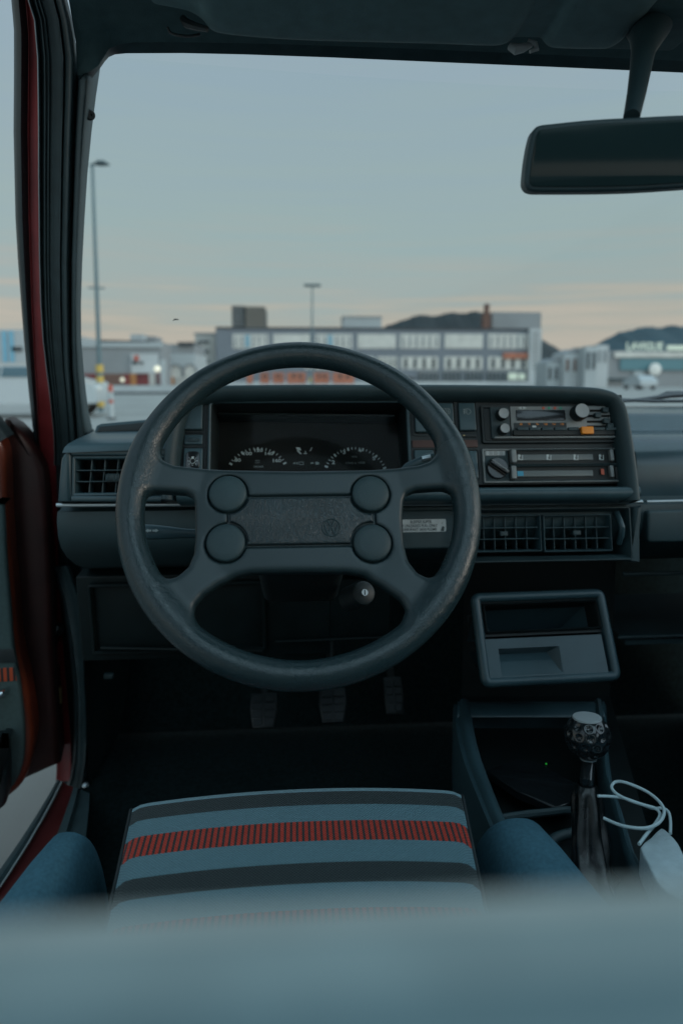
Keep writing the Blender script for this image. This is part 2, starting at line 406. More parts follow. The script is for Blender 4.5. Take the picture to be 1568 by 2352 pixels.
grip = 1 + .05*np.exp(-((ang-22)/9)**2) + .05*np.exp(-((ang-158)/9)**2)
wob = 1+.012*np.sin(np.radians(ang*9))
q = np.hypot((rad[:, :, None]-RR), Z)
d_rim = q - (RT*grip*wob)[:, :, None]
z0 = -.010*np.clip((RR-rad)/.07, 0, 1)**1.3
h_, r_ = .0105, .006
dz = np.abs(Z-(z0[:, :, None]-.002))-h_
S3 = S[:, :, None]+0*Z
d_pl = np.hypot(np.maximum(S3+r_, 0), np.maximum(dz+r_, 0))+np.minimum(np.maximum(S3+r_, dz+r_), 0)-r_
d = smin(d_rim, d_pl, .013)
zt = (z0-.002+h_)
groove = np.minimum(np.abs(pad_sdf)-.0011, btn_sdf)
well = np.maximum(groove[:, :, None], (zt[:, :, None]-.0048)-Z)
well2 = np.maximum((pad_sdf)[:, :, None], (zt[:, :, None]-.003)-Z)
d = np.maximum(d, -well); d = np.maximum(d, -well2)
def surface_nets(d, o, h):
    n = d.shape; ins = d < 0
    c = np.zeros(tuple(k-1 for k in n), np.uint8)
    sl = lambda a, i, j, k: a[i:n[0]-1+i, j:n[1]-1+j, k:n[2]-1+k]
    for i in (0, 1):
        for j in (0, 1):
            for k in (0, 1): c += sl(ins, i, j, k)
    act = (c > 0) & (c < 8); idx = np.full(act.shape, -1, np.int64); pos = np.argwhere(act); idx[act] = np.arange(len(pos))
    acc = np.zeros((len(pos), 3)); cnt = np.zeros(len(pos)); I, J, K = pos.T
    for ax in range(3):
        for p in (0, 1):
            for q in (0, 1):
                a = [0, 0, 0]; oth = [t for t in range(3) if t != ax]; a[oth[0]] = p; a[oth[1]] = q; b = list(a); b[ax] = 1
                da = d[I+a[0], J+a[1], K+a[2]]; db = d[I+b[0], J+b[1], K+b[2]]
                m = (da < 0) != (db < 0); t = np.where(m, da/np.where(m, da-db, 1), 0)
                pt = np.array(a, float)[None, :].repeat(len(pos), 0); pt[:, ax] = t
                acc[m] += pt[m]; cnt[m] += 1
    vs = (pos+acc/cnt[:, None])*h+np.array(o); fs = []
    for ax in range(3):
        oth = [t for t in range(3) if t != ax]
        lo = [slice(1, n[t]-1) for t in range(3)]; lo[ax] = slice(0, n[ax]-1); hi = list(lo); hi[ax] = slice(1, n[ax])
        e = ins[tuple(lo)] != ins[tuple(hi)]; g = np.argwhere(e)
        off_ = np.array([1, 1, 1]); off_[ax] = 0; g = g+off_
        fl = ins[tuple(g.T)]
        q = []
        for p, r in ((0, 0), (1, 0), (1, 1), (0, 1)):
            s_ = g.copy(); s_[:, oth[0]] -= p; s_[:, oth[1]] -= r; q.append(idx[tuple(s_.T)])
        q = np.stack(q, 1); flip = fl if ax != 1 else ~fl
        q = np.where(flip[:, None], q, q[:, ::-1]); fs.append(q)
    return vs, np.concatenate(fs)
vs, fs = surface_nets(d, (gx[0], gx[0], gz[0]), H)
g = np.gradient(d, H)
ii = np.clip(np.round((vs-np.array([gx[0], gx[0], gz[0]]))/H).astype(int), 1, np.array(d.shape)-2)
nrm = np.stack([a[tuple(ii.T)] for a in g], 1); nrm /= np.linalg.norm(nrm, axis=1)[:, None]+1e-9
# relax the vertices a little so the grid does not show
acc = np.zeros_like(vs); cn = np.zeros(len(vs))
for _ in range(3):
    acc[:] = 0; cn[:] = 0
    for k in range(4):
        a, b = fs[:, k], fs[:, (k+1) % 4]
        np.add.at(acc, a, vs[b]); np.add.at(cn, a, 1); np.add.at(acc, b, vs[a]); np.add.at(cn, b, 1)
    vs = vs*.45+.55*acc/cn[:, None]
wheel = sub_empty('steering_wheel', W.o)
Mw = np.array(W.M)
def wheel_part(name, mask, m):
    f = fs[mask]; used, inv = np.unique(f, return_inverse=True); f = inv.reshape(f.shape)
    p = vs[used]@Mw[:3, :3].T+Mw[:3, 3]
    me = bpy.data.meshes.new(name); me.from_pydata(p.tolist(), [], f.tolist()); me.materials.append(MATS[m])
    me.polygons.foreach_set('use_smooth', [True]*len(f)); me.update()
    o = bpy.data.objects.new(name, me); COL.objects.link(o); adopt(o, wheel); return o
cen = vs[fs].mean(1); rc = np.hypot(cen[:, 0], cen[:, 1])
wheel_part('rim', rc >= RR-RT-.0035, 'leather'); wheel_part('spoke_plate', rc < RR-RT-.0035, 'spoke_skin')
ztop = -.010-.002+h_
for bx, by in BTN:
    m = MB(); r = BR
    m.lathe([(r, -.005), (r, .0022), (r-.0006, .0034), (r-.002, .0044), (r*.6, .0054), (0, .0058)], W.M @ T((bx, by, ztop-.0012)), 48)
    m.build('horn_button', 'dash', wheel)
# leather pad between the buttons: outline with bites
# bites as true arcs: rebuild analytically
def pad_outline():
    xs0, ys0, xs1, ys1 = x0p+.0016, y0p+.0016, x1p-.0016, y1p-.0016; out = []; r = BR+.0030
    (ulx, uly), (urx, ury), (llx, lly), (lrx, lry) = BTN
    # counter-clockwise from the bottom edge, left to right
    def cross_y(cx, cy, y, sgn): return (cx+sgn*math.sqrt(max(0, r*r-(y-cy)**2)), y)
    def cross_x(cx, cy, x, sgn): return (x, cy+sgn*math.sqrt(max(0, r*r-(x-cx)**2)))
    def arcp(cx, cy, p, q, ccw):
        a = math.atan2(p[1]-cy, p[0]-cx); b = math.atan2(q[1]-cy, q[0]-cx)
        if ccw:
            while b < a: b += 2*math.pi
        else:
            while b > a: b -= 2*math.pi
        for k in range(15): out.append((cx+r*math.cos(a+(b-a)*k/14), cy+r*math.sin(a+(b-a)*k/14)))
    arcp(lrx, lry, cross_y(lrx, lry, ys0, -1), cross_x(lrx, lry, xs1, 1), False)
    arcp(urx, ury, cross_x(urx, ury, xs1, -1), cross_y(urx, ury, ys1, -1), False)
    arcp(ulx, uly, cross_y(ulx, uly, ys1, 1), cross_x(ulx, uly, xs0, -1), False)
    arcp(llx, lly, cross_x(llx, lly, xs0, 1), cross_y(llx, lly, ys0, 1), False)
    return out
m = MB(); po = pad_outline()
m.plate(po, ztop-.004, ztop+.0016, .0022, W.M, seg=4); m.build('hub_pad', 'leather_pad', wheel, sharp=60)
m = MB(); ex, ey = wl(761, 1212); E = W.M @ T((ex, ey, ztop+.0017))
m.lathe([(.0102, -.0008), (.0100, .0004), (.0094, .0008), (.0089, .0004), (.0088, -.0002), (0, -.0001)], E, 40)
def stroke(a, b, w, z=.0007):
    dx, dy = b[0]-a[0], b[1]-a[1]; l = math.hypot(dx, dy); nx, ny = -dy/l*w, dx/l*w
    m.plate([(a[0]+nx, a[1]+ny), (a[0]-nx, a[1]-ny), (b[0]-nx, b[1]-ny), (b[0]+nx, b[1]+ny)], -.0002, z, .0002, E, mi=1, seg=1)
k = .0086
for a, b in (((-.42, .9), (-.06, .12)), ((.06, .12), (.42, .9)), ((-.86, .45), (-.42, -.84)), ((-.42, -.84), (-.04, .0)), ((.04, .0), (.42, -.84)), ((.42, -.84), (.86, .45))):
    stroke((a[0]*k, a[1]*k), (b[0]*k, b[1]*k), .00062)
m.build('emblem', ['dash', 'dash'], wheel)
# ---------------------------------------------------------------- column, stalks, ignition
m = MB(); m.box(-.052, -.052, -.26, .052, .046, -.050, M=W.M @ T((0, -.012, 0)), bev=.014)
m.tube([W.w(0, 0, -.06), W.w(0, 0, -.01)], .034, 24); m.build('steering_column', 'dash_black', car)
lx, ly = W.shift(-.075).loc(330, 1222); rx, ry = W.shift(-.075).loc(450, 1228)
m = MB(); st = [W.w(lx+(rx-lx)*t*1.25-.012, ly+(ry-ly)*t+.001, -.075) for t in (-.15, .0, .3, .55, .8, 1.2)]
m.tube(st, [.004, .0085, .0088, .0075, .0055, .0055], 14, sx=.75)
pl = W.shift(-.0672); ix, iy = pl.loc(349, 1219)
for sx_, ox in ((-1, -.0042), (1, .0042)):
    a = [(0, .0022), (0, .0011), (.0035, .0011), (.0035, -.0011), (0, -.0011), (0, -.0022), (-.0034, 0)]
    m.plate([(ix+ox-sx_*p[0], iy+p[1]) for p in a], 0, .0006, 0, pl.M, mi=1)
m.build('indicator_stalk', ['dash_smooth', 'dim_print'], car)
m = MB(); x0, y0 = W.shift(-.045).loc(940, 1073); x1, y1 = W.shift(-.04).loc(990, 1056)
m.tube([W.w(.05, -.01, -.08), W.w(x0, y0, -.045), W.w(x1-.004, y1, -.04), W.w(x1+.004, y1+.002, -.04)], [.006, .0065, .008, .007], 12, sx=.7)
m.tube([W.w(x1-.012, y1-.001, -.034), W.w(x1-.002, y1+.001, -.033)], [.003, .003], 8, mi=1)
m.build('wiper_stalk', ['dash_smooth', 'satin'], car)
m = MB(); c0 = at(835, 1362, .80); ax_ = (W.n+V((.25, 0, -.05))).normalized()
m.tube([c0-ax_*.05, c0-ax_*.012, c0+ax_*.001, c0+ax_*.003], [.016, .0155, .014, .011], 24)
m.tube([c0+ax_*.003, c0+ax_*.0045], [.0042, .004], 18, mi=1)
m.box(-.0005, -.003, 0, .0005, .003, .0005, 2, T(c0+ax_*.0046) @ W.M.to_3x3().to_4x4())
m.build('ignition_lock', ['dash_black', 'satin', 'void'], car)
# ---------------------------------------------------------------- dashboard
Hp = Plane(784, 900, .99, tilt=18)
FD = .028                                          # depth of the face behind the hood lip
Fp = Hp.shift(-FD)
dash = sub_empty('dashboard', at(784, 1150, 1.02))
hood_px = [(368, 1146), (372, 1090), (378, 1020), (390, 955), (408, 915), (440, 893), (490, 884), (560, 882), (700, 881), (850, 881), (1000, 881), (1150, 882), (1280, 884), (1360, 887), (1396, 893), (1420, 903), (1436, 922), (1446, 950), (1455, 1000), (1464, 1060), (1474, 1148)]
hp = [Hp.loc(*q) for q in hood_px]; hp = [hp[0]]+spline(hp, 4)[1:]
m = MB()
m.sweep(hp, [(-.0205, -FD-.002), (-.0195, -.018), (-.0175, -.010), (-.0145, -.0045), (-.010, -.0012), (-.005, 0), (-.002, -.0015), (0, -.005), (.0015, -.012), (.004, -.05), (.008, -.33)], sign=-1, M=Hp.M)
m.build('binnacle_hood', 'dash', dash, sharp=70)
# face around the openings
def prect(m, pl, u0, v0, u1, v1, z0, z1, r=.002, bev=.001, mi=0):
    m.plate(rrect(*pl.rect(u0, v0, u1, v1), r, 3), z0, z1, bev, pl.M, mi); return m
m = MB()
for q in ((386, 912, 478, 1152), (478, 905, 940, 924), (940, 907, 1438, 1112), (478, 1090, 940, 1152)): prect(m, Fp, *q, -.02, 0, .0005, 0)
m.build('fascia', 'dash_black', dash)
# lower lip of the binnacle
m = MB(); lo = [Hp.loc(u, v) for u, v in ((404, 1132), (700, 1132), (1000, 1130), (1300, 1128), (1440, 1127), (1473, 1125))]
m.sweep(lo, [(.008, -.05), (.008, -.014), (.007, -.008), (.004, -.003), (-.002, -.0015), (-.008, -.004), (-.0118, -.012), (-.0125, -.05)], sign=-1, M=Hp.M)
m.build('lower_ledge', 'dash_smooth', dash, sharp=60)
# main trim strip
m = MB(); ts = [(130, 1160), (400, 1159), (700, 1158.5), (1000, 1157.5), (1250, 1155.5), (1474, 1152.5)]
TY = .985
tp = [at(u, v, TY) for u, v in ts]
m.tube(tp, .0030, 12); m.build('trim_strip', 'satin', dash, sharp=80)
m = MB(); m.tube([at(1484, 1152.3, 1.012), at(1640, 1149, 1.012), at(2300, 1138, 1.012)], .0026, 10); m.build('trim_strip', 'satin', dash, sharp=80)
# lower dash body: profile swept along x
xl, xr = at(132, 1160, 1.0).x, 1.02
def zz(v, Y): return at(600, v, Y).z
prof = [(1.02, zz(1150, 1.02)), (1.012, zz(1164, 1.012)), (.998, zz(1170, .998)), (.994, zz(1195, .994)), (.996, zz(1225, .996)), (1.006, zz(1250, 1.006)), (1.03, zz(1272, 1.03)), (1.07, zz(1290, 1.07)), (1.14, zz(1300, 1.14)), (1.32, zz(1290, 1.32))]
m = MB(); m.loft([[(x, y, z) for y, z in prof] for x in np.linspace(xl, xr, 20)][::-1])
for x, s_ in ((xl, 1),):
    pts = [(x, y, z) for y, z in prof]+[(x, 1.32, prof[0][1])]
    m.add(pts, [tuple(range(len(pts)))])
m.build('lower_panel', 'dash', dash, sharp=50)
# dash top behind everything, left corner and right pad
zt_ = at(784, 1008, 1.06).z
m = MB()
rows = []
pL = [(143, 1040, .974), (147, 1029, .977), (155, 1020, .985), (176, 1008, 1.03), (200, 998, 1.10), (216, 990, 1.20), (222, 980, 1.45)]
pR = [(410, 1030, .974), (410, 1016, .977), (410, 1010, .985), (410, 1002, 1.03), (410, 994, 1.10), (410, 984, 1.20), (410, 972, 1.45)]
for k in range(7): rows.append([at(*[p+(q-p)*k/6 for p, q in zip(l, r)]) for l, r in zip(pL, pR)])
m.loft(rows[::-1]); m.build('top_pad', 'dash_smooth', dash, sharp=60)
# left end of the dash around the vent
VL = Plane(220, 1095, .975, tilt=10)
m = MB()
outl = [VL.loc(*q) for q in ((132, 1152), (134, 1110), (138, 1058), (143, 1040), (152, 1028), (168, 1020), (300, 1014), (410, 1010), (410, 1152))]
inn = VL.rect(163, 1046, 392, 1138)
# vent housing: frame of four bars
oL = VL.rect(132, 1030, 410, 1152)
m.plate([VL.loc(*q) for q in ((131, 1152), (134, 1100), (139, 1054), (146, 1042), (163, 1034), (163, 1152))], -.16, 0, .006, VL.M)
m.plate([VL.loc(*q) for q in ((163.2, 1046), (163.2, 1031), (410, 1024), (410, 1046))][::1], -.16, 0, .003, VL.M)
m.plate([VL.loc(*q) for q in ((163.2, 1152), (163.2, 1138), (410, 1138), (410, 1152))], -.16, 0, .003, VL.M)
m.build('dash_end', 'dash_smooth', dash, sharp=50)
def vent(pl, u0, v0, u1, v1, nx, ny, z, fr=.0045, wheel_at=None, slope=0., shell='dash_smooth', bar='dash_smooth'):
    r = pl.rect(u0, v0, u1, v1); v_ = sub_empty('air_vent', pl.w((r[0]+r[2])/2, r[1], z))
    M = pl.M; m = MB()
    m.ring(r, .003, [(0, z-.05), (0, z-.002), (-.001, z), (-fr*.5, z), (-fr, z-.002), (-fr, z-.05)], M); m.build('vent_frame', shell, v_, sharp=50)
    i = (r[0]+fr, r[1]+fr, r[2]-fr, r[3]-fr); m = MB()
    for k in range(1, ny):
        y = i[1]+(i[3]-i[1])*k/ny; m.plate(rrect(i[0], y-.0008, i[2], y+.0008, .0003, 1), z-.03, z-.004, .0005, M, seg=1)
    m.build('slats', bar, v_); m = MB()
    for k in range(1, nx):
        x = i[0]+(i[2]-i[0])*k/nx; m.plate([(x-.0007+slope, i[3]), (x-.0007-slope, i[1]), (x+.0007-slope, i[1]), (x+.0007+slope, i[3])], z-.03, z-.010, .0004, M, seg=1)
    m.build('vanes', bar, v_)
    m = MB(); m.plate(rrect(*[a for a in (i[0]-.003, i[1]-.003, i[2]+.003, i[3]+.003)], .002), z-.052, z-.048, 0, M); m.build('duct', 'void', v_)
    if wheel_at:
        x, y = pl.loc(*wheel_at); m = MB(); w_ = .0085
        for k in range(9):
            xx = x-w_+2*w_*k/8; m.plate(rrect(xx-.0007, y-.005, xx+.0007, y+.005, .0004, 1), z-.012, z+.0005+.002*math.cos((k-4)/4*1.3), .0004, M, seg=1)
        m.plate(rrect(x-w_, y-.0045, x+w_, y+.0045, .002), z-.012, z-.0005, .001, M); m.build('thumbwheel', bar, v_)
    return v_
vent(VL, 163, 1046, 392, 1138, 7, 3, -.003, wheel_at=(257, 1096), slope=.002)
# raised demister ledge on the dash top
DP = Plane(285, 985, 1.17, tilt=14)
m = MB(); m.plate([DP.loc(*q) for q in ((216, 999), (221, 977), (232, 972), (420, 955), (420, 992))], -.10, 0, .004, DP.M)
m.plate([DP.loc(*q) for q in ((224, 993), (228, 980), (404, 963), (404, 986))], 0, .0012, .001, DP.M, mi=1)
m.build('demister_ledge', ['dash_smooth', 'dash_black'], dash)
# passenger side of the dash
m = MB(); xp = at(1440, 1100, 1.05).x
prof = [(1.02, zz(1152, 1.02)), (1.02, zz(1080, 1.02)), (1.028, zz(1046, 1.028)), (1.045, zz(1026, 1.045)), (1.075, zz(1008, 1.075)), (1.13, zz(1000, 1.13)), (1.17, zz(996, 1.17)), (1.185, zz(985, 1.185)), (1.20, zz(960, 1.20)), (1.23, zz(951, 1.23)), (1.50, zz(935, 1.5))]
m.loft([[(x, y, z) for y, z in prof] for x in np.linspace(xp, 1.02, 14)][::-1]); m.build('passenger_pad', 'pad_sheen', dash, sharp=60)
GP = Plane(1560, 1205, .986, tilt=6)
m = MB(); m.plate(rrect(*GP.rect(1484, 1168, 2150, 1240), .006), -.03, .004, .004, GP.M); m.build('glovebox_lid', 'dash', dash)
m = MB()
for (u0, v0, u1, v1, Y_) in ((1430, 1319, 2200, 1300, 1.12), (1418, 1464, 2200, 1440, 1.16)):
    m.tube([at(u0, v0, Y_), at(u1, v1, Y_)], .0035, 8)
m.box(at(1418, 1400, 1.2).x, 1.165, at(1500, 1465, 1.17).z-.01, 1.0, 1.42, at(1500, 1465, 1.17).z, 0)
m.build('parcel_shelf', 'dash', dash)
# ---------------------------------------------------------------- instrument cluster
clu = sub_empty('instrument_cluster', Fp.w(*Fp.loc(705, 1000)))
cr = Fp.rect(481, 923, 938, 1100)
m = MB(); m.ring(cr, .008, [(.002, -.012), (.002, .004), (.0008, .0055), (-.001, .0055), (-.0024, .004), (-.0025, .002)], Fp.M, n=8); m.build('bezel', 'dash_smooth', clu, sharp=50)
m = MB(); m.ring(cr, .008, [(-.0025, .002), (-.0030, -.02), (-.006, -.075)], Fp.M, n=8); m.build('recess_wall', 'dash_black', clu, sharp=50)
Dp = Plane(0, 0, 0, tilt=24, o=Fp.w(*Fp.loc(705, 1060), -.062))
m = MB(); m.plate(rrect(*Dp.rect(484, 928, 934, 1135), .004), -.01, 0, 0, Dp.M)
m.build('dial_panel', 'void', clu)
m = MB(); a, b = Dp.loc(505, 967), Dp.loc(900, 972); m.sweep([a, b], [(-.003, 0), (-.003, .030), (-.002, .0315), (0, .0315), (.001, .030), (.001, 0)], M=Dp.M); m.build('inner_hood', 'dash_black', clu)
def dial(name, u, v, rpx, ticks, texts, small):
    cx, cy = Dp.loc(u, v); s = Dp.sc(u, v); r = rpx*s; M = Dp.M @ T((cx, cy, .0015)); m = MB()
    m.plate(circ(0, 0, r*1.05, 48), -.001, 0, 0, M, 0)
    for a, ln, w in ticks:
        c, s_ = math.cos(R(a)), math.sin(R(a)); t = [(r-ln, -w), (r, -w), (r, w), (r-ln, w)]
        m.plate([(c*x-s_*y, s_*x+c*y) for x, y in t], .0001, .0004, 0, M, 1)
    for tx, uu, vv, hpx in texts:
        x, y = Dp.loc(uu, vv); m.text(tx, hpx*1.12*s/.70, Dp.M @ T((x, y, .0022)), 1, off=.02, sx=1.3)
    for tx, uu, vv, hpx in small:
        x, y = Dp.loc(uu, vv); m.text(tx, hpx*s/.70, Dp.M @ T((x, y, .0022)), 2, sx=1.2)
    m.build(name, ['void', 'pale_print', 'dim_print'], clu, smooth=False); return r, M
pxs = Dp.sc(705, 1060)
tk = lambda n0, n1, st, big, w: [(n0+(n1-n0)*i/st, (7.5 if i % big == 0 else 6)*pxs, (2.0 if i % big == 0 else .75)*pxs) for i in range(st+1)]
r1, M1 = dial('speedometer', 592, 1100, 76, tk(30.5, 150, 16, 4, 1), [('80', 546, 1058, 7), ('100', 568, 1043, 7), ('120', 593, 1035.5, 7), ('140', 617, 1043, 7), ('160', 635, 1059, 7)], [('VDO', 591, 1059, 3.2), ('km/h', 591, 1063.5, 3), ('080485', 594, 1073, 4.5)])
r2, M2 = dial('rev_counter', 816, 1100, 76, tk(20, 156, 20, 4, 1), [('2', 765, 1063, 7.5), ('3', 790, 1040, 7.5), ('4', 826, 1036, 7.5), ('5', 858, 1054, 7.5)], [('VDO', 813, 1050, 3.4), ('1/min x 1000', 815, 1064, 5)])
for M_, a in ((M1, 205), (M2, 215)):
    m = MB(); m.plate([(0, -.0007), (.036, -.0003), (.036, .0003), (0, .0007)], .003, .0036, 0, M_ @ rot2(a)); m.plate(circ(0, 0, .007, 20), .002, .006, .001, M_, 1); m.build('needle', ['red_mark', 'black'], clu)
m = MB()
def dpl(pts, mi=0): m.plate([Dp.loc(*q) for q in pts], .0005, .0010, 0, Dp.M, mi)
dpl(((679, 1028), (688, 1028), (692, 1034), (683, 1034))); dpl(((681, 1035), (686, 1035), (693, 1043), (689, 1043))); dpl(((711, 1036), (715, 1028), (717, 1028), (713, 1036)))
dpl(((697, 1041), (705, 1041), (705, 1042.5), (697, 1042.5))); dpl(((700.5, 1036), (702, 1036), (702, 1041), (700.5, 1041)))
for u in (675, 681): dpl(((u-2.5, 1064), (u+2.5, 1061), (u+2.5, 1067)), 1)
for q in (((686, 1061), (697, 1061), (697, 1062), (686, 1062)), ((686, 1066.5), (697, 1066.5), (697, 1067.5), (686, 1067.5)), ((686, 1061), (687, 1061), (687, 1067), (686, 1067)), ((696, 1061), (697, 1061), (697, 1067), (696, 1067)),
          ((713, 1063), (720, 1062), (720, 1065), (713, 1065)), ((724, 1061), (731, 1061.5), (733, 1064), (731, 1067), (724, 1067))): dpl(q, 1)
m.build('warning_symbols', ['pale_print', 'dim_print'], clu, smooth=False)
m = MB(); m.plate(rrect(*Fp.rect(492, 932, 926, 1110), .006), -.0302, -.0290, 0, Fp.M); m.build('cover_pane', 'cover_glass', clu)
# ---------------------------------------------------------------- switches
def switch(u0, v0, u1, v1, icon=None, z=.006, m_='dash_smooth', label=None):
    r = Fp.rect(u0, v0, u1, v1); s = sub_empty('dash_switch', Fp.w((r[0]+r[2])/2, (r[1]+r[3])/2))
    if label: s['label'] = label
    m = MB(); m.ring((r[0]-.0015, r[1]-.0015, r[2]+.0015, r[3]+.0015), .002, [(.002, .0), (.002, .002), (0, .002), (-.0003, -.004)], Fp.M); m.build('surround', 'dash_black', s)
    m = MB(); M = Fp.M @ T(((r[0]+r[2])/2, (r[1]+r[3])/2, .0)) @ Matrix.Rotation(R(-3), 4, 'X')
    w, h = (r[2]-r[0])/2-.0006, (r[3]-r[1])/2-.0006
    m.plate(rrect(-w, -h, w, h, .0022), -.004, z, .0018, M); m.build('rocker', m_, s)
    if icon: icon(s, M, w, h, z)
    return s
def ic_lamp(s, M, w, h, z):
    m = MB(); m.plate(rrect(-w*.72, -h*.66, w*.72, h*.74, .006), z, z+.0012, .001, M); m.build('lens', 'gloss_black', s)
    m = MB(); M2 = M @ T((0, -.0004, z+.0014))
    m.sweep(circ(0, 0, .0034, 24), [(0, 0), (.0006, 0)], True, 1, M2)
    m.plate([(-.0017, .0036), (.0017, .0036), (.0017, .0066), (-.0017, .0066)], 0, .0002, 0, M2)
    for k in range(8):
        a = R(90+45*k)
        if k == 0: continue
        c, s_ = math.cos(a), math.sin(a); m.plate([(c*x-s_*y, s_*x+c*y) for x, y in ((.0052, -.0003), (.0074, -.0003), (.0074, .0003), (.0052, .0003))], 0, .0002, 0, M2)
    m.build('lamp_symbol', 'pale_print', s, smooth=False)
def ic_fog(s, M, w, h, z):
    m = MB(); M2 = M @ T((0, h*.35, z+.0003))
    pts = [(-.0005, -.004), (.002, -.004), (.0045, -.002), (.005, 0), (.0045, .002), (.002, .004), (-.0005, .004)]
    m.sweep(pts, [(0, 0), (.0007, 0)], True, 1, M2)
    for k in (-1, 0, 1):
        y = k*.0026; m.sweep([(-.0022, y+.0006), (-.0040, y), (-.0058, y-.0006)], [(0, 0), (.0008, 0)], M=M2)
    m.sweep([(-.0042, .004), (-.0038, .0015), (-.0044, -.001), (-.0040, -.004)], [(0, 0), (.0006, 0)], M=M2)
    m.build('fog_symbol', 'dim_print', s, smooth=False)
def ic_heat(s, M, w, h, z):
    m = MB(); M2 = M @ T((0, h*.4, z+.0003)); m.sweep(rrect(-.006, -.0035, .006, .0035, .001, 2), [(0, 0), (.0007, 0)], True, 1, M2)
    for k in (-1, 0, 1): m.sweep([(k*.003-.0004, -.002), (k*.003+.0006, 0), (k*.003-.0004, .002)], [(0, 0), (.0007, 0)], M=M2)
    m.build('heater_symbol', 'dim_print', s, smooth=False)
switch(422, 922, 467, 990)
s = switch(422, 998, 467, 1023, z=.003, label='switch panel with a ribbed dimmer wheel')
m = MB(); r = Fp.rect(431, 1006, 459, 1015)
for k in range(12):
    x = r[0]+(r[2]-r[0])*(k+.5)/12; m.plate(rrect(x-.0006, r[1], x+.0006, r[3], .0003, 1), .002, .0045+.0012*math.sin(math.pi*(k+.5)/12), .0003, Fp.M, seg=1)
m.build('dimmer_wheel', 'dash_smooth', s)
switch(421, 1030, 467, 1092, ic_lamp, label='headlight switch with a glossy lamp symbol')
switch(950, 927, 1000, 996); switch(1003, 926, 1041, 996, ic_heat, label='switch with a rear window heater symbol'); switch(1051, 926, 1091, 992, ic_fog, label='switch with a fog lamp symbol')
m = MB(); prect(m, Fp, 1051, 996, 1093, 1004, -.002, .003, .001, .0006); prect(m, Fp, 1062, 1000, 1066, 1002, .003, .0036, .0004, 0, 1); m.build('switch_base', ['dash_black', 'brass'], dash)
m = MB(); prect(m, Fp, 946, 1011, 1096, 1028, -.002, .002, .001, .0006); m.build('blank_strip', 'brown_strip', dash)
switch(950, 1034, 996, 1100); switch(1002, 1036, 1050, 1102); switch(1056, 1036, 1096, 1102)
# ---------------------------------------------------------------- radio
rad_ = sub_empty('car_radio', Fp.w(*Fp.loc(1262, 978)))
def rp(name, mats, rects, bev=.0008, parent=rad_, r=.0012):
    m = MB()
    for q in rects: prect(m, Fp, *q[:4], q[4], q[5], r, bev, q[6] if len(q) > 6 else 0)
    return m.build(name, mats, parent)
m = MB(); m.ring(Fp.rect(1103, 932, 1424, 1019), .004, [(0, 0), (0, .004), (-.001, .0055), (-.0035, .0055), (-.005, .003), (-.0055, -.001)], Fp.M); m.build('radio_surround', 'dash_black', rad_)
rp('radio_body', 'dash_black', [(1110, 937, 1418, 1014, 0, .003)])
rp('knob_panel', 'dash', [(1124, 938, 1167, 1009, .003, .0075)])
rp('front_plate', 'silver_plastic', [(1169, 936, 1397, 1009, .003, .008)])
rp('display', 'gloss_black', [(1181, 945, 1293, 969, .008, .0092)])
m = MB(); prect(m, Fp, 1176, 974, 1296, 991, .008, .0088, .0008, .0004)
for k, tx in enumerate(('88', '92', '96', '100', '104', '108')):
    x, y = Fp.loc(1192+k*18.5, 977.5); m.text(tx, .0042, Fp.M @ T((x, y, .0090)), 1)
for k, tx in enumerate(('54', '7', '9', '12', '16')):
    x, y = Fp.loc(1194+k*22, 986.5); m.text(tx, .0032, Fp.M @ T((x, y, .0090)), 2)
prect(m, Fp, 1217, 981, 1226, 986, .0089, .0095, .0004, 0, 3)
m.build('tuning_scale', ['dash_black', 'orange', 'dim_print', 'pale_print'], rad_, smooth=False)
def knob(pl, u, v, rpx, z0, h, mats, parent, name='knob', lean=0):
    x, y = pl.loc(u, v); r = rpx*pl.sc(u, v); m = MB()
    m.lathe([(r*1.05, z0), (r*1.04, z0+h*.7), (r*.98, z0+h*.75), (r*.96, z0+h*.93), (r*.88, z0+h)], pl.M @ T((x, y, 0)), 36, 0)
    m.lathe([(r*.88, z0+h), (r*.5, z0+h-.0004), (0, z0+h-.0006)], pl.M @ T((x, y, 0)), 36, 1)
    return m.build(name, mats, parent)
knob(Fp, 1147, 957, 13, .0075, .014, ['dash_black', 'knob_grey'], rad_)
knob(Fp, 1150, 991, 12, .0075, .014, ['dash_black', 'knob_grey'], rad_)
knob(Fp, 1321, 953, 17.5, .008, .018, ['dash_black', 'knob_grey'], rad_)
rp('slider_slots', 'void', [(1342, 944, 1394, 949, .008, .0084), (1342, 956, 1395, 961, .008, .0084), (1342, 969, 1396, 974, .008, .0084), (1342, 980, 1397, 985, .008, .0084)], 0)
for u, v in ((1381, 946.5), (1364, 958.5), (1383, 971.5), (1392, 982.5)): rp('slider_cap', 'dash', [(u-7, v-5.5, u+7, v+5.5, .0084, .015)])
rp('button_strip', 'black', [(1172, 991, 1402, 1004, .003, .014)])
for u0, u1 in ((1180, 1206), (1208, 1233), (1236, 1262), (1265, 1293), (1296, 1320), (1352, 1378), (1381, 1407)): rp('preset_button', 'dash', [(u0, 986.5, u1, 993.5, .008, .0155)])
rp('cassette_button', 'orange', [(1324, 986, 1351, 1002.5, .008, .019)])
rp('lower_lip', 'silver_plastic', [(1131, 1005, 1405, 1009.5, .003, .011)])
for s_, u in ((-1, 1189), (1, 1201)):
    m = MB(); x, y = Fp.loc(u, 940); m.plate([(x-s_*.003, y-.0022), (x+s_*.003, y), (x-s_*.003, y+.0022)], .0080, .0086, 0, Fp.M, 0); m.build('arrow_mark', 'pale_print', rad_)
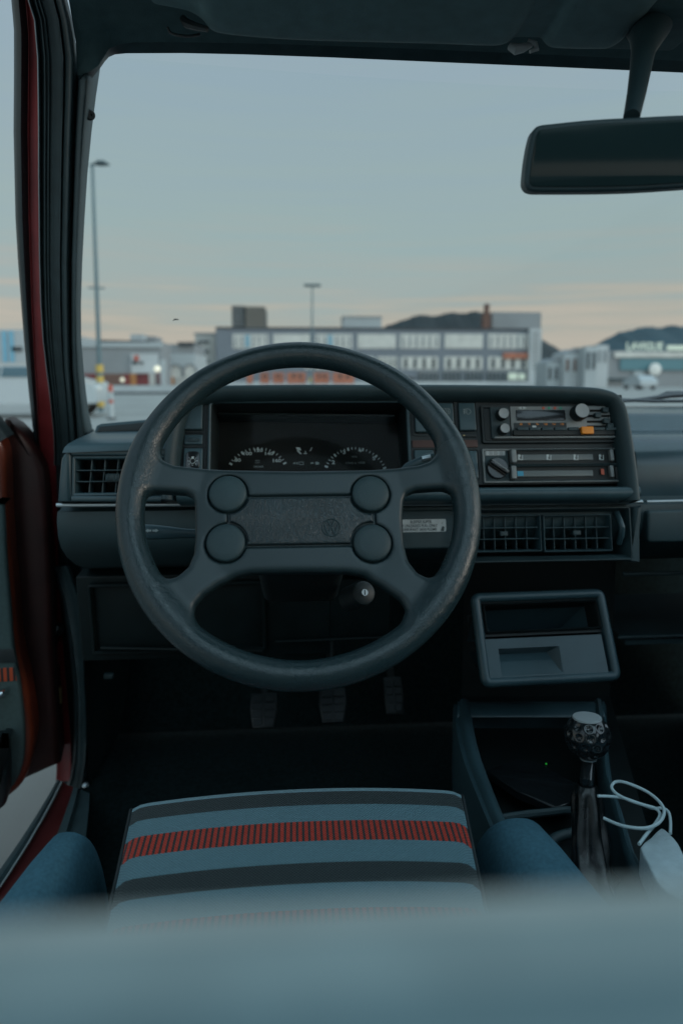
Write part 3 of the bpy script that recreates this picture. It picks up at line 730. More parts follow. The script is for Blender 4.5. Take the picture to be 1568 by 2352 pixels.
for u, mi in ((1243, 1), (1256, 2), (1269, 1), (1282, 2)):
    m = MB(); x, y = Fp.loc(u, 940.5); m.plate(circ(x, y, .0022, 12), .0080, .0088, .0003, Fp.M); m.build('indicator_mark', ['', 'red_mark', 'green_mark'][mi], rad_)
# ---------------------------------------------------------------- heater controls
ht = sub_empty('heater_control', Fp.w(*Fp.loc(1270, 1070)))
hr = lambda *a, **k: rp(*a, parent=ht, **k)
m = MB(); m.ring(Fp.rect(1107, 1031, 1434, 1109), .002, [(0, 0), (0, .004), (-.0008, .005), (-.0022, .005), (-.003, .004), (-.003, 0)], Fp.M); m.build('panel_frame', 'silver_plastic', ht)
hr('back_panel', 'black', [(1109, 1033, 1432, 1107, 0, .0008)], bev=0)
hr('knob_plate', 'dash', [(1111, 1033.5, 1166, 1106.5, .0008, .0035)])
m = MB(); prect(m, Fp, 1112, 1037, 1158, 1047.5, .0036, .0042, .0006, 0)
for k, tx in enumerate('0123'):
    x, y = Fp.loc(1118+k*12, 1042.5); m.text(tx, .0075, Fp.M @ T((x, y, .0045)), 1, off=.01)
m.build('fan_label', ['knob_grey', 'pale_print'], ht, smooth=False)
x, y = Fp.loc(1139, 1077); rk = 25*Fp.sc(1139, 1077); m = MB()
m.lathe([(rk, .0035), (rk*.97, .008), (rk*.9, .0095), (0, .0095)], Fp.M @ T((x, y, 0)), 40)
m.box(-rk*.95, -.0032, .009, rk*.95, .0032, .020, 0, Fp.M @ T((x, y, 0)) @ rot2(-36), bev=.002)
m.box(-rk*.9, .0012, .0198, rk*.9, .0026, .0203, 1, Fp.M @ T((x, y, 0)) @ rot2(-36))
m.build('fan_knob', ['gloss_black', 'silver_plastic'], ht)
for dv in (0, 37):
    hr('slider_track', 'track_grey', [(1182, 1044+dv, 1360, 1058+dv, .0008, .003)])
    hr('slot_rail', 'dash', [(1168, 1032.5+dv, 1430, 1035+dv, .0008, .006), (1168, 1066+dv, 1430, 1068.5+dv, .0008, .006)])
    hr('slider_tab', 'silver_plastic', [(1169, 1036+dv, 1180, 1065+dv, .0008, .012)])
    hr('end_tab', 'silver_plastic', [(1396, 1034+dv, 1404, 1060+dv, .0008, .008)])
    hr('slot_block', 'dash_black', [(1410, 1036+dv, 1429, 1064+dv, .0008, .004)])
m = MB(); prect(m, Fp, 1186, 1083, 1200, 1094, .0031, .0036, .0004, 0, 0); m.build('cold_mark', 'blue_mark', ht)
m = MB(); prect(m, Fp, 1377, 1078, 1384, 1091, .0031, .0046, .0004, 0, 0); prect(m, Fp, 1376, 1079, 1386, 1091, .0008, .0030, .0004, 0, 1); m.build('hot_mark', ['red_mark', 'dash_black'], ht)
for u in (1192, 1257, 1319, 1377):
    m = MB(); x, y = Fp.loc(u, 1050.5); m.plate(circ(x-.001, y+.002, .0020, 12), .0031, .0035, 0, Fp.M); m.sweep([(x-.003, y-.003), (x+.003, y-.004), (x+.0035, y+.003)], [(0, .0034), (.0011, .0034)], M=Fp.M); m.plate([(x-.003, y-.003), (x, y-.003), (x-.001, y), (x-.003, y)], .0031, .0034, 0, Fp.M)
    m.build('airflow_symbol', 'pale_print', ht, smooth=False)
# ---------------------------------------------------------------- centre vents
CP = Plane(1270, 1227, .972, tilt=12)
m = MB(); m.ring(CP.rect(1068, 1164, 1452, 1291), .005, [(0, -.05), (0, -.004), (-.0015, 0), (-.003, 0), (-.0045, -.004), (-.008, -.012), (-.009, -.05)], CP.M); m.build('vent_surround', 'dash', dash, sharp=50)
m = MB(); prect(m, CP, 1074, 1170, 1446, 1285, -.075, -.062, .002, 0); m.build('vent_backing', 'void', dash)
vent(CP, 1088, 1182, 1247, 1269, 6, 3, -.006, fr=.003, wheel_at=None); vent(CP, 1251, 1181, 1410, 1268, 6, 3, -.006, fr=.003)
for u, v in ((1161, 1226), (1330, 1224)):
    m = MB(); x, y = CP.loc(u, v); m.plate(rrect(x-.006, y-.0035, x+.006, y+.0035, .001), -.03, -.008, .001, CP.M)
    m.build('vent_lever', 'dash', dash)
m = MB(); x, y = CP.loc(1426, 1211)
m.tube([CP.w(x, y+.024, -.014), CP.w(x, y+.012, -.004), CP.w(x+.001, y, .001), CP.w(x+.002, y-.012, -.004), CP.w(x+.002, y-.024, -.014)], [.0045]*5, 10); m.build('vent_wheel', 'dash_smooth', dash)
# side cheek at the right of the hood's lower part
m = MB(); m.plate([CP.loc(*q) for q in ((1453, 1164), (1478, 1160), (1476, 1200), (1462, 1291), (1453, 1291))], -.09, .0, .010, CP.M); m.build('cheek', 'dash', dash)
# fuel sticker
SP = Plane(975, 1207, .988, tilt=10)
m = MB(); r = SP.rect(880, 1193, 1024, 1222); m.plate(rrect(*r, .002), -.001, 0, 0, SP.M)
s_ = SP.sc(975, 1207)
for tx, u, v, h in (('BLEIFREI SUPER', 966, 1199, 6.6), ('NUR UNLEADED FUEL ONLY', 958, 1208, 6.4), ('SUR CARBURANT SANS PLOMB', 954, 1216.6, 6.2)):
    x, y = SP.loc(u, v); m.text(tx, h*s_/.7, SP.M @ T((x, y, .0004)), 1, off=.014, sx=.78)
x, y = SP.loc(1015, 1202); m.text('H', 6*s_, SP.M @ T((x, y, .0004)) @ rot2(90), 1)
x, y = SP.loc(1016, 1214); m.plate([(x-.003, y-.003), (x+.002, y-.004), (x+.003, y+.002), (x, y+.004), (x-.002, y)], .0001, .0005, 0, SP.M, 1)
m.build('fuel_sticker', ['sticker', 'sticker_ink'], dash, smooth=False)
# backing for the sticker and knee bolster behind the wheel
m = MB(); prect(m, SP, 780, 1172, 1075, 1262, -.03, -.0012, .004, .003); m.build('column_panel', 'dash', dash)
KP = Plane(420, 1420, 1.10, tilt=-6)
m = MB(); prect(m, KP, 175, 1325, 760, 1520, -.05, -.012, .004, .003)
m.ring(KP.rect(205, 1340, 610, 1500), .006, [(0, -.012), (0, -.002), (-.002, 0), (-.004, 0), (-.006, -.003), (-.006, -.012)], KP.M)
m.tube([KP.w(*KP.loc(232, 1487), .002), KP.w(*KP.loc(604, 1494), .002)], .0028, 8)
m.tube([KP.w(*KP.loc(632, 1473), .002), KP.w(*KP.loc(900, 1462), .002)], .0030, 8)
prect(m, KP, 626, 1340, 900, 1480, -.04, -.014, .004, .003)
m.build('knee_shelf', 'knee_black', dash)
# ================================================================ cabin shell
def interp(tab, v):
    if v <= tab[0][0]: return tab[0][1]
    for (a, x), (b, y) in zip(tab, tab[1:]):
        if v <= b: return x+(y-x)*(v-a)/(b-a)
    return tab[-1][1]
def Yp(v):                                # depth of the A-pillar along the picture height (1/Y linear)
    f = max(0, min(1.06, (v-140)/860))
    if v < 140: return .86-.14*(140-v)/300
    return 1/((1/.86)*(1-f)+(1/1.27)*f)
t_tr = [(142, 232), (264, 214), (428, 198), (659, 186), (771, 186), (870, 194), (940, 202), (979, 211), (1010, 219)]
t_se = [(0, 155), (40, 165), (75, 171), (130, 178), (200, 177), (300, 172), (428, 168), (600, 163), (750, 163), (850, 165), (920, 171), (1012, 177), (1060, 178)]
t_rl = [(0, 66), (45, 80), (130, 87), (260, 89), (400, 89), (600, 91), (740, 95), (820, 103), (903, 114), (1002, 124), (1068, 125)]
t_re = [(0, 59), (82, 66), (297, 64), (494, 66), (689, 72), (821, 79), (953, 87), (1010, 90), (1068, 98)]
t_bl = [(0, 26), (66, 32), (180, 32), (297, 31), (527, 36), (692, 48), (771, 54), (903, 66), (1002, 77), (1068, 95)]
vsA = [0, 20, 45, 70, 100, 130, 170, 220, 300, 400, 500, 600, 700, 780, 850, 900, 950, 985, 1012, 1040, 1068]
def strip(fn, vs_): return [[at(u, v, Yp(v)+dy) for u, dy in fn(v)] for v in vs_]
def f_trim(v):
    a, b = interp(t_se, v), interp(t_tr, v); w = b-a
    out = [(a-4, .045)]
    cap_ = .035*max(0, min(1, (184-v)/30))
    for k in range(15):
        t = k/14; out.append((a+w*t, cap_+.012-.040*math.sin(math.pi*min(1, t*.92+.04))**1.0+.055*t**3))
    return out+[(b-2, .11)]
m = MB(); m.loft(strip(f_trim, [138, 152, 164, 174, 185]+[v for v in vsA if 200 < v < 1030])); 
m.build('pillar_trim', 'vinyl', car, sharp=80)
m = MB(); u_, v_ = 207, 263; p0 = at(u_, v_, Yp(v_)-.0); nn_ = (CAM-p0).normalized(); q0 = V((0, 0, 1)).rotation_difference((nn_+V((.5, 0, 0))).normalized()).to_matrix().to_4x4()
m.lathe([(.0065, -.002), (.0062, .001), (.005, .0022), (.0018, .0022), (.0012, .0008), (0, .0008)], T(p0) @ q0, 20); m.build('trim_screw', 'dash_black', car)
def f_seal(v):
    s_, r_ = interp(t_se, v), interp(t_rl, v); w = s_-r_
    return [(s_, .035)]+[(s_-w*.30*k/10, .010-.017*math.sin(math.pi*(.06+.94*k/10))) for k in range(11)]+[(s_-w*.31, .0115), (s_-w*.335, .0125), (s_-w*.355, .008), (s_-w*.375, .008), (s_-w*.40, .014),
            (s_-w*.55, .016), (s_-w*.70, .018), (s_-w*.715, .015), (s_-w*.74, .015), (s_-w*.755, .019), (s_-w*.80, .019), (s_-w*.815, .016), (s_-w*.84, .016), (s_-w*.86, .020), (s_-w*.93, .024), (s_-w*.945, .018), (s_-w*.985, .016), (s_-w, .022)]
m = MB(); m.loft(strip(f_seal, [-160, -60]+vsA)); m.build('door_seal', 'rubber', car, sharp=70)
def f_red(v):
    a, b = interp(t_rl, v), interp(t_re, v); w = a-b
    return [(a+1, .024), (a-w*.1, .028), (a-w*.5, .034), (a-w*.9, .034), (b+.5, .030), (b, .034), (b-1, .06)]
m = MB(); m.loft(strip(f_red, [-160, -60]+vsA))
# jamb goes on down to the sill
def jb(v, pts): return [at(u, v, y) for u, y in pts]
YJ = Yp(1068)
jr = [(1068, 92, 125), (1150, 100, 129), (1300, 112, 131), (1400, 116, 137), (1500, 117, 143), (1600, 121, 152), (1700, 127, 160), (1760, 131, 160), (1795, 130, 156)]
m.loft([jb(v, [(b+3, YJ+.02), (b, YJ+.028), ((a+b)/2, YJ+.034), (a, YJ+.03), (a-2, YJ+.06)]) for v, a, b in jr])
m.build('door_jamb', 'jamb_paint', car, sharp=60)
m = MB(); m.loft([[at(p_-8, v, YJ+.055), at((p_+q_)/2, v, YJ+.06), at(q_, v, YJ+.055)] for v, p_, q_ in ((985, 118, 215), (1040, 122, 215), (1150, 124, 215), (1300, 124, 200), (1400, 130, 200), (1500, 136, 205), (1600, 146, 210), (1700, 154, 212), (1790, 150, 206), (1830, 140, 196))]); m.build('inner_jamb', 'gutter_rubber', car)
def f_blk(v):
    a, b = interp(t_re, v), interp(t_bl, v); w = a-b
    return [(a+2, .05), (a-w*.2, .044), (a-w*.5, .040), (a-w*.8, .046), (b, .065), (b, .12)]
m = MB(); m.loft(strip(f_blk, [-160, -60]+vsA)); m.build('gutter_moulding', 'gutter_rubber', car, sharp=70)
m = MB(); m.tube([at(interp(t_rl, v)+.5, v, Yp(v)+.018) for v in [-160, -60]+vsA], .0011, 8); m.build('edge_strip', 'satin', car)
# seal continuing below the dash to the sill
sl = [(1300, 118, 158), (1378, 142, 186), (1480, 160, 195), (1576, 170, 199), (1650, 172, 203), (1708, 171, 203), (1750, 168, 201), (1790, 160, 195), (1826, 146, 187)]
m = MB(); m.loft([[at(b+4, v, YJ+.03), at(b, v, YJ+.002), at(b-6, v, YJ-.004), at(b-11, v, YJ+.002), at(b-13, v, YJ+.008), at((a+b)/2, v, YJ+.012), at(a+8, v, YJ+.012), at(a+4, v, YJ+.006), at(a, v, YJ+.016), at(a-2, v, YJ+.05)] for v, a, b in sl])
m.build('door_seal', 'rubber', car, sharp=70)
kt = [(1130, 140), (1250, 150), (1300, 156), (1378, 184), (1480, 193), (1576, 197), (1708, 200), (1790, 193), (1826, 186), (1900, 186)]
m = MB(); m.loft([[at(interp(kt, v), v, YJ+.012), V((at(interp(kt, v), v, YJ).x+.03, 1.62, at(interp(kt, v), v, YJ).z))] for v in np.linspace(1130, 1900, 24)]); m.build('kick_panel', 'carpet', car)
# hinge block and hinge bolt, check strap
m = MB()
HP_ = Plane(90, 1205, YJ+.01, tilt=0)
prect(m, HP_, 62, 1178, 118, 1232, -.02, .006, .004, .003); x, y = HP_.loc(87, 1206); m.lathe([(.0165, .004), (.0165, .012), (.013, .016), (0, .016)], HP_.M @ T((x, y, 0)), 24)
m.build('door_hinge', 'jamb_paint', car); m = MB()
prect(m, HP_, 108, 1448, 122, 1500, -.02, .005, .003, .002); prect(m, HP_, 112, 1482, 133, 1530, -.02, .006, .003, .002)
m.build('hinge_leaf', 'jamb_paint', car)
m = MB(); m.tube([at(62, 1608, YJ-.06), at(128, 1595, YJ+.005)], [.0035, .0035], 8); m.tube([at(137, 1578, YJ+.004), at(139, 1614, YJ+.004)], [.004, .004], 8); m.tube([at(128, 1595, YJ+.004), at(136, 1596, YJ+.004)], [.006, .006], 8); m.build('check_strap', 'brass', car)
m = MB(); x, y = HP_.loc(131, 1448); m.lathe([(.012, -.01), (.012, .004), (.009, .008), (.004, .012), (0, .012)], HP_.M @ T((x, y, 0)), 20); m.build('rubber_plug', 'gloss_black', car)
# sill: red lip, dark rubber, carpeted inner kick
ZS = -.70+CAM.z
so = [(1795, 141, 1), (1830, 124, 1), (1880, 97, 1), (1940, 62, 1), (2000, 24, 1), (2060, -16, 1), (2140, -70, 1), (2300, -185, 1)]
def zs(u, v, dz=0): return az(u, v, ZS+dz)
rows = []; row2 = []; row3 = []; row4 = []
for v, u, _ in so:
    w = 18+(v-1795)*.12
    rows.append([zs(u-w*.55, v-4, -.05), zs(u-w*.5, v-3, -.006), zs(u-w*.28, v-2, .0), zs(u-2, v, -.004)])
    row2.append([zs(u-2, v, -.004), zs(u-1, v, .006), zs(u+2, v+1, .006), zs(u+4, v+2, -.002)])
    row3.append([zs(u+4, v+2, -.002), zs(u+w*.7, v+8, -.004), zs(u+w*1.5, v+14, .0)])
    row4.append([zs(u+w*1.5, v+14, .0), zs(u+w*1.6, v+14, .012), zs(u+w*2.1, v+16, .016), zs(u+w*2.4, v+18, .004), zs(u+w*3.6, v+28, .004), zs(u+w*3.7, v+28, -.18)])
for rr_s in (rows, row2, row3, row4):
    rr_s[-1] = [V((rr_s[-2][k].x-.004, p.y, p.z)) for k, p in enumerate(rr_s[-1])]
    rr_s.append([V((p.x-.008, -.12, p.z)) for p in rr_s[-1]])
m = MB(); m.loft(rows); m.build('sill_rubber', 'rubber', car)
m = MB(); m.loft(row2, mi=1); m.loft(row3); m.build('sill', ['sill_paint', 'silver_plastic'], car)
m = MB(); m.loft(row4); m.build('sill_trim', 'rubber', car)
# outer skin of the sill going down
m = MB(); m.loft([[r[0], r[0]+V((-.03, 0, -.10)), r[0]+V((.02, 0, -.20))] for r in rows]); m.build('outer_sill', 'red_paint', car)
m = MB(); p0 = az(202, 1836, ZS+.0); m.lathe([(.006, 0), (.0055, .003), (.003, .005), (0, .0055)], T(p0+V((0, -.01, .03))), 16); m.build('floor_stud', 'satin', car)
# windscreen header, roof lining
hd = [(178, 172), (205, 164), (226, 150), (236, 134), (250, 112), (275, 100), (310, 96), (420, 96), (560, 98), (760, 104), (1000, 113), (1250, 124), (1568, 139), (2000, 156), (2500, 170)]
def zc(Y): return .392+.05*max(0, min(1, (.86-Y)/.3))+.015*max(0, min(1, (.56-Y)/.5))
m = MB(); r0 = [at(u, v, .86) for u, v in hd]
def lrow(u, v, Y, k=1.):
    L_ = at(u, v, Y); row = []
    for i, p in enumerate(r0):
        f = min(1, i/4.)**.6; row.append(V((L_.x+(p.x-r0[0].x), Y-.0*i, L_.z+(CAM.z+zc(Y)-L_.z)*f)))
    return row
r0[0] = at(178, 172, Yp(172)); r1 = lrow(174, 95, .842); r2 = lrow(158, 0, Yp(0)); r2b = lrow(135, -80, Yp(-80)); r3 = lrow(100, -160, Yp(-160))
eL = r3[0]; sg = lambda i: (CAM.z+zc(.4)-eL.z)*(1-min(1, i/4.)**.6)
r4 = [V((p.x, 0, CAM.z+zc(0)-sg(i))) for i, p in enumerate(r3)]; r5 = [V((p.x, -1.25, CAM.z+.42-sg(i)*.8)) for i, p in enumerate(r3)]
SX0, SX1, SY0, SY1 = -.14, .86, -.42, .46                  # unseen glazed roof opening, added to let sky light onto the seats
def lz(Y): return CAM.z+zc(Y)+.0
m.loft([r0, r1, r2, r2b, r3, [V((p.x, SY1, lz(SY1)-sg(i))) for i, p in enumerate(r3)]])
m.loft([[V((p.x, SY0, lz(SY0)-sg(i))) for i, p in enumerate(r4)], r5])
for xs in (np.linspace(r3[0].x, SX0, 6), np.linspace(SX1, r3[-1].x, 6)):
    sd_ = lambda i, x: (CAM.z+zc(.4)-eL.z)*(1-(i/5.)**.6) if x < SX0+.001 else 0
    m.loft([[V((x, Y_, lz(Y_)-sd_(i, x))) for i, x in enumerate(xs)] for Y_ in np.linspace(SY1, SY0, 6)])
m.build('roof_lining', 'lining', car, sharp=80)
srf = sub_empty('added_sunroof', V(((SX0+SX1)/2, (SY0+SY1)/2, CAM.z+.46)))
m = MB(); m.sweep(rrect(SX0, SY0, SX1, SY1, .05, 5), [(.012, CAM.z+.43), (-.004, CAM.z+.428), (-.010, CAM.z+.435), (-.010, CAM.z+.515), (.03, CAM.z+.515)], True); m.build('added_sunroof_frame', 'rubber', srf)
m = MB(); m.plate(rrect(SX0+.008, SY0+.008, SX1-.008, SY1-.008, .045, 5), CAM.z+.488, CAM.z+.493); m.build('added_sunroof_glass', 'windscreen_glass', srf)
hx = [(190, 190), (214, 176), (234, 150), (241, 140), (250, 130), (264, 124), (290, 121.5), (420, 121), (560, 124), (760, 131), (1000, 141.5), (1250, 152), (1568, 166), (2000, 184), (2500, 200)]
m = MB(); m.loft([[at(u, v, .862) for u, v in hd], [at((a[0]+b[0])/2, (a[1]+b[1])/2, .868) for a, b in zip(hd, hx)], [at(u, v, .875) for u, v in hx], [at(u, v, .885) for u, v in hx]]); m.build('windscreen_seal', 'rubber', car)
# windscreen pane
wb = [at(170, 1010, 1.42), at(2500, 960, 1.50)]; wt = [at(160, 110, .88), at(2500, 196, .88)]
m = MB(); rows = []
for j in range(9):
    t = j/8; row = []
    for i in range(13):
        s_ = i/12; a = wt[0].lerp(wt[1], s_); b = wb[0].lerp(wb[1], s_); p = a.lerp(b, t); p.y += .05*math.sin(math.pi*s_)+.012; row.append(p)
    rows.append(row)
m.loft(rows); m.build('windscreen', 'windscreen_glass', car)
pn = (wt[1]-wt[0]).cross(wb[0]-wt[0]).normalized(); m = MB()
def on_glass(u, v): d_ = ray(u, v); return CAM+d_*((wt[0]-CAM).dot(pn)/d_.dot(pn)-.02)
m.tube([on_glass(397, 736), on_glass(400, 733.6), on_glass(405, 733), on_glass(411, 734)], [.0004, .0011, .0012, .0004], 6); m.build('stone_chip', 'dash_black', car)
# wiper lying along the foot of the windscreen
m = MB(); wp = [at(1420, 922, 1.50), at(1480, 917, 1.51), at(1540, 908, 1.52), at(1600, 905, 1.53), at(1760, 897, 1.55)]
m.tube(wp, [.003, .005, .006, .006, .006], 8); m.tube([at(1400, 917, 1.51), at(1500, 921, 1.50), at(1700, 920, 1.51)], [.004, .004, .004], 8)
m.tube([at(1500, 916, 1.52), at(1530, 904, 1.53), at(1560, 903, 1.53), at(1640, 915, 1.52)], [.004, .006, .006, .005], 8)
m.build('wiper', 'gloss_black', car)
m = MB(); m.loft([[V((x, 1.40, CAM.z-.105)), V((x, 1.56, CAM.z-.115)), V((x, 1.66, CAM.z-.135)), V((x, 2.3, CAM.z-.20)), V((x, 2.55, CAM.z-.27)), V((x, 2.62, CAM.z-.45))] for x in np.linspace(-.50, 1.06, 12)][::-1], mi=[1, 1, 0, 0, 0]); m.build('bonnet', ['red_paint', 'dash_black'], car)
# ---------------------------------------------------------------- sun visor
vis = sub_empty('sun_visor', at(900, 90, .75))
lowe = spline([(340, -20), (352, 4), (385, 12), (430, 22), (462, 40), (485, 66), (520, 76), (600, 84), (700, 90), (800, 93), (1000, 98), (1110, 102), (1150, 101), (1172, 92), (1185, 83), (1225, 83), (1245, 86), (1262, 104), (1300, 109), (1370, 110), (1400, 108), (1425, 92), (1448, 60), (1458, 10), (1460, -20)], 4)
VP = Plane(900, 95, .80, tilt=0); za = VP.o.z
# the visor is a padded board under the lining: edge points at Y~.78-.80, then back towards the driver
m = MB(); rows = []
for u, v in lowe:
    e = at(u, v, .785 if v > 0 else .79); c = V((at(900, 0, .785).x, .70, 0))
    rear = V((e.x+(c.x-e.x)*.0, .56, CAM.z+.405))
    up_ = e+V((0, .012, .012)); up2 = V((e.x, .79, CAM.z+.41))
    mid1 = e+V((0, -.010, -.002)); mid1.z = e.z-.001
    rows.append([up2, up_, e+V((0, .0075, .0045)), e+V((0, .003, .0008)), e, e+V((0, -.006, -.001)), e.lerp(rear, .12)+V((0, 0, -.004)), e.lerp(rear, .4)+V((0, 0, -.004)), rear])
m.loft(rows[::-1]); m.build('visor_board', 'visor', vis, sharp=80)
def clip(u, v, Y, s):
    m = MB(); c = at(u, v, Y)
    m.tube([c+V((-.010*s, 0, .002)), c+V((-.004*s, -.004, -.003)), c+V((.004*s, -.004, -.001)), c+V((.014*s, 0, .004))], [.004*s, .006*s, .005*s, .003*s], 10)
    m.tube([c+V((.010*s, -.002, .008)), c+V((.018*s, -.004, .004)), c+V((.020*s, -.004, -.002)), c+V((.012*s, -.004, -.005))], [.002, .003, .003, .002], 8)
    return m
clip(1190, 110, .80, 1.0).build('visor_clip', 'knob_grey', vis)
m = MB(); c = at(440, 48, .80); m.tube([at(420, 42, .80), at(428, 52, .795), at(450, 60, .79), at(476, 66, .785)], [.004, .005, .004, .003], 8); m.tube(spline([tuple(at(u, v, .815)) for u, v in ((385, 62), (395, 76), (430, 82), (460, 78))], 4), .0015, 6); m.build('visor_pivot', 'dash_black', vis)
# ---------------------------------------------------------------- rear-view mirror
mir = sub_empty('rear_view_mirror', at(1470, 350, .60))
RP = Plane(1476, 350, .60, tilt=-8, yaw=-9)
mo = [RP.loc(*q) for q in spline([(1206, 425), (1205, 405), (1210, 360), (1218, 318), (1226, 296), (1240, 286), (1270, 282), (1360, 273), (1470, 267), (1580, 262), (1720, 262), (1736, 275), (1740, 340), (1738, 400), (1728, 415), (1650, 424), (1500, 435), (1400, 439), (1260, 440), (1220, 438)], 4, closed=True)]
m = MB(); m.plate(mo, -.022, .0, .0035, RP.M, seg=5); m.build('mirror_housing', 'dash', mir, sharp=60)
m = MB(); m.plate(offs(mo, -.0042), .0002, .0012, .0006, RP.M); m.build('mirror_glass', 'mirror', mir)
m = MB(); m.tube([at(1492, 20, .80), at(1488, 70, .76), at(1478, 110, .71), at(1472, 150, .68), at(1462, 210, .65), at(1450, 268, .62)], [.034, .020, .012, .0102, .0086, .0072], 20); m.build('mirror_stem', 'dash', mir)
m = MB(); e = at(1485, 30, .78); m.box(e.x-.055, e.y-.05, CAM.z+.385, e.x+.06, e.y+.05, CAM.z+.43, bev=.008); m.build('mirror_base', 'lining', mir)
# ---------------------------------------------------------------- rest of the body around the cabin
Lx, Rx = at(120, 1000, 1.2).x-.03, 1.02
m = MB()
# roof skin, tailgate frame, right side: sills, doors, pillars
zt0, zb0 = CAM.z+.47, CAM.z-.12
for q in ((Lx+.10, SY1+.004, Rx-.12, .84), (Lx+.10, -1.30, Rx-.12, SY0-.004), (Lx+.10, SY0-.004, SX0-.004, SY1+.004), (SX1+.004, SY0-.004, Rx-.12, SY1+.004)): m.box(q[0], q[1], zt0, q[2], q[3], zt0+.03)
def post(x0, y0, z0, x1, y1, z1, w): m.tube([V((x0, y0, z0)), V((x1, y1, z1))], [w, w], 8)
post(Rx, 1.35, zb0, Rx-.14, .86, CAM.z+.40, .04); post(Rx, .02, zb0, Rx-.12, -.02, zt0, .06); post(Rx, -.95, zb0, Rx-.14, -.75, zt0, .08)
post(Lx, -.12, .3, Lx+.10, -.16, zt0, .06); post(Lx, -.95, zb0, Lx+.12, -.75, zt0, .08)
m.box(Rx-.02, -1.5, .22, Rx+.05, 1.40, zb0, bev=.02)                 # right flank
m.box(Lx-.05, -1.5, .22, Lx+.02, -.14, zb0, bev=.02)                 # left rear quarter
m.box(Lx, -1.56, .30, Rx, -1.50, zb0+.0, bev=.02)                     # tailgate
m.box(Lx+.1, -1.34, CAM.z+.36, Rx-.1, -1.26, zt0, bev=.01)
m.box(Rx-.13, -1.25, zt0-.06, Rx-.06, .84, zt0+.01, bev=.015)
m.box(Lx+.05, -1.25, zt0-.06, Lx+.10, .80, zt0+.01, bev=.015)
m.build('body_shell', 'red_paint', car, sharp=50)
m = MB(); m.box(Lx+.02, -1.5, .20, Rx-.02, 1.62, .235)
m.loft([[V((x, 1.52, .24)), V((x, 1.60, .55)), V((x, 1.58, .90)), V((x, 1.45, CAM.z-.11))] for x in np.linspace(Lx+.0, Rx, 6)][::-1])
m.box(Rx-.06, -1.4, .24, Rx-.025, 1.5, zb0-.01)
m.loft([[V((Lx+.035, 1.6, .24)), V((Lx+.06, 1.22, .30))], [V((Lx+.03, 1.6, CAM.z-.2)), V((Lx+.055, 1.26, CAM.z-.2))]])
m.build('carpet', 'carpet', car)
# ---------------------------------------------------------------- driver door, swung open
door = sub_empty('driver_door', at(70, 1400, 1.20))
DO = Plane(45, 1500, 1.20, yaw=12)
def dl(*q): return DO.loc(*q)
slab = [dl(*q) for q in spline([(-4, 1000), (8, 1024), (14, 1060), (17, 1150), (24, 1260), (33, 1360), (42, 1480), (60, 1560), (76, 1660), (76, 1720), (66, 1770), (48, 1806), (20, 1832), (-20, 1858), (-120, 1905)], 5)]
slab += [dl(*q) for q in ((-700, 2080), (-860, 1900), (-860, 1080), (-300, 1030), (-60, 1000))]
m = MB(); m.plate(slab, -.10, 0, .010, DO.M, seg=3)
fr = [dl(*q) for q in ((4, 1012), (-40, 955), (-140, 830), (-300, 600), (-420, 430))]
m.build('door_shell', 'door_paint', door, sharp=50); m = MB()
m.sweep(fr, [(-.008, -.05), (-.008, -.006), (-.005, 0), (.010, 0), (.014, -.006), (.014, -.05)], M=DO.M, pclosed=True)
m.build('window_frame', 'gutter_rubber', door, sharp=50)
# hinge end of the door, its shade put into the dark red colour
m = MB()
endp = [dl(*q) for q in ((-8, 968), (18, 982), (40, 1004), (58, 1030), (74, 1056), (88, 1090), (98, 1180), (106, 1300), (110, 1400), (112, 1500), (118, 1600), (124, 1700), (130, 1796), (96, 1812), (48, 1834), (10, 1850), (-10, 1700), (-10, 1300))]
m.plate(endp, -.16, -.060, .012, DO.M, seg=3); m.build('door_end', 'door_shaded', door, sharp=50)
m = MB(); ln = [dl(*q) for q in spline([(-900, 1170), (-60, 1150), (4, 1148), (12, 1170), (18, 1280), (28, 1400), (34, 1480), (48, 1560), (58, 1660), (57, 1730), (46, 1775), (26, 1806), (0, 1828), (-60, 1852), (-200, 1900)], 4)]
m.plate(ln+[dl(-700, 2000), dl(-880, 1900)], .0, .014, .006, DO.M); m.build('door_panel', 'door_cloth', door)
m = MB(); m.plate([dl(*q) for q in ((-700, 1500), (34.5, 1484), (41, 1514), (-700, 1550))], .0135, .016, .001, DO.M); m.build('panel_band', 'dash_black', door)
m = MB(); m.plate([dl(*q) for q in ((-700, 1560), (37, 1526), (42, 1556), (-700, 1600))], .0135, .0155, .001, DO.M); m.build('panel_stripe', 'door_stripe', door)
m = MB(); m.plate([dl(*q) for q in spline([(-700, 1700), (-30, 1672), (18, 1664), (26, 1676), (30, 1740), (28, 1800), (14, 1822), (-40, 1850), (-300, 1930)], 3)]+[dl(-700, 1980)], .010, .055, .012, DO.M); m.build('door_pocket', 'dash_black', door)
m = MB(); m.tube([DO.w(*dl(-60, 1600), .03), DO.w(*dl(-10, 1586), .034), DO.w(*dl(12, 1577), .03), DO.w(*dl(17, 1575), .018)], [.006, .006, .006, .004], 12); m.build('door_pull', 'chrome', door)
# ---------------------------------------------------------------- driver seat
seat = sub_empty('driver_seat', V((.0, .35, .30)))
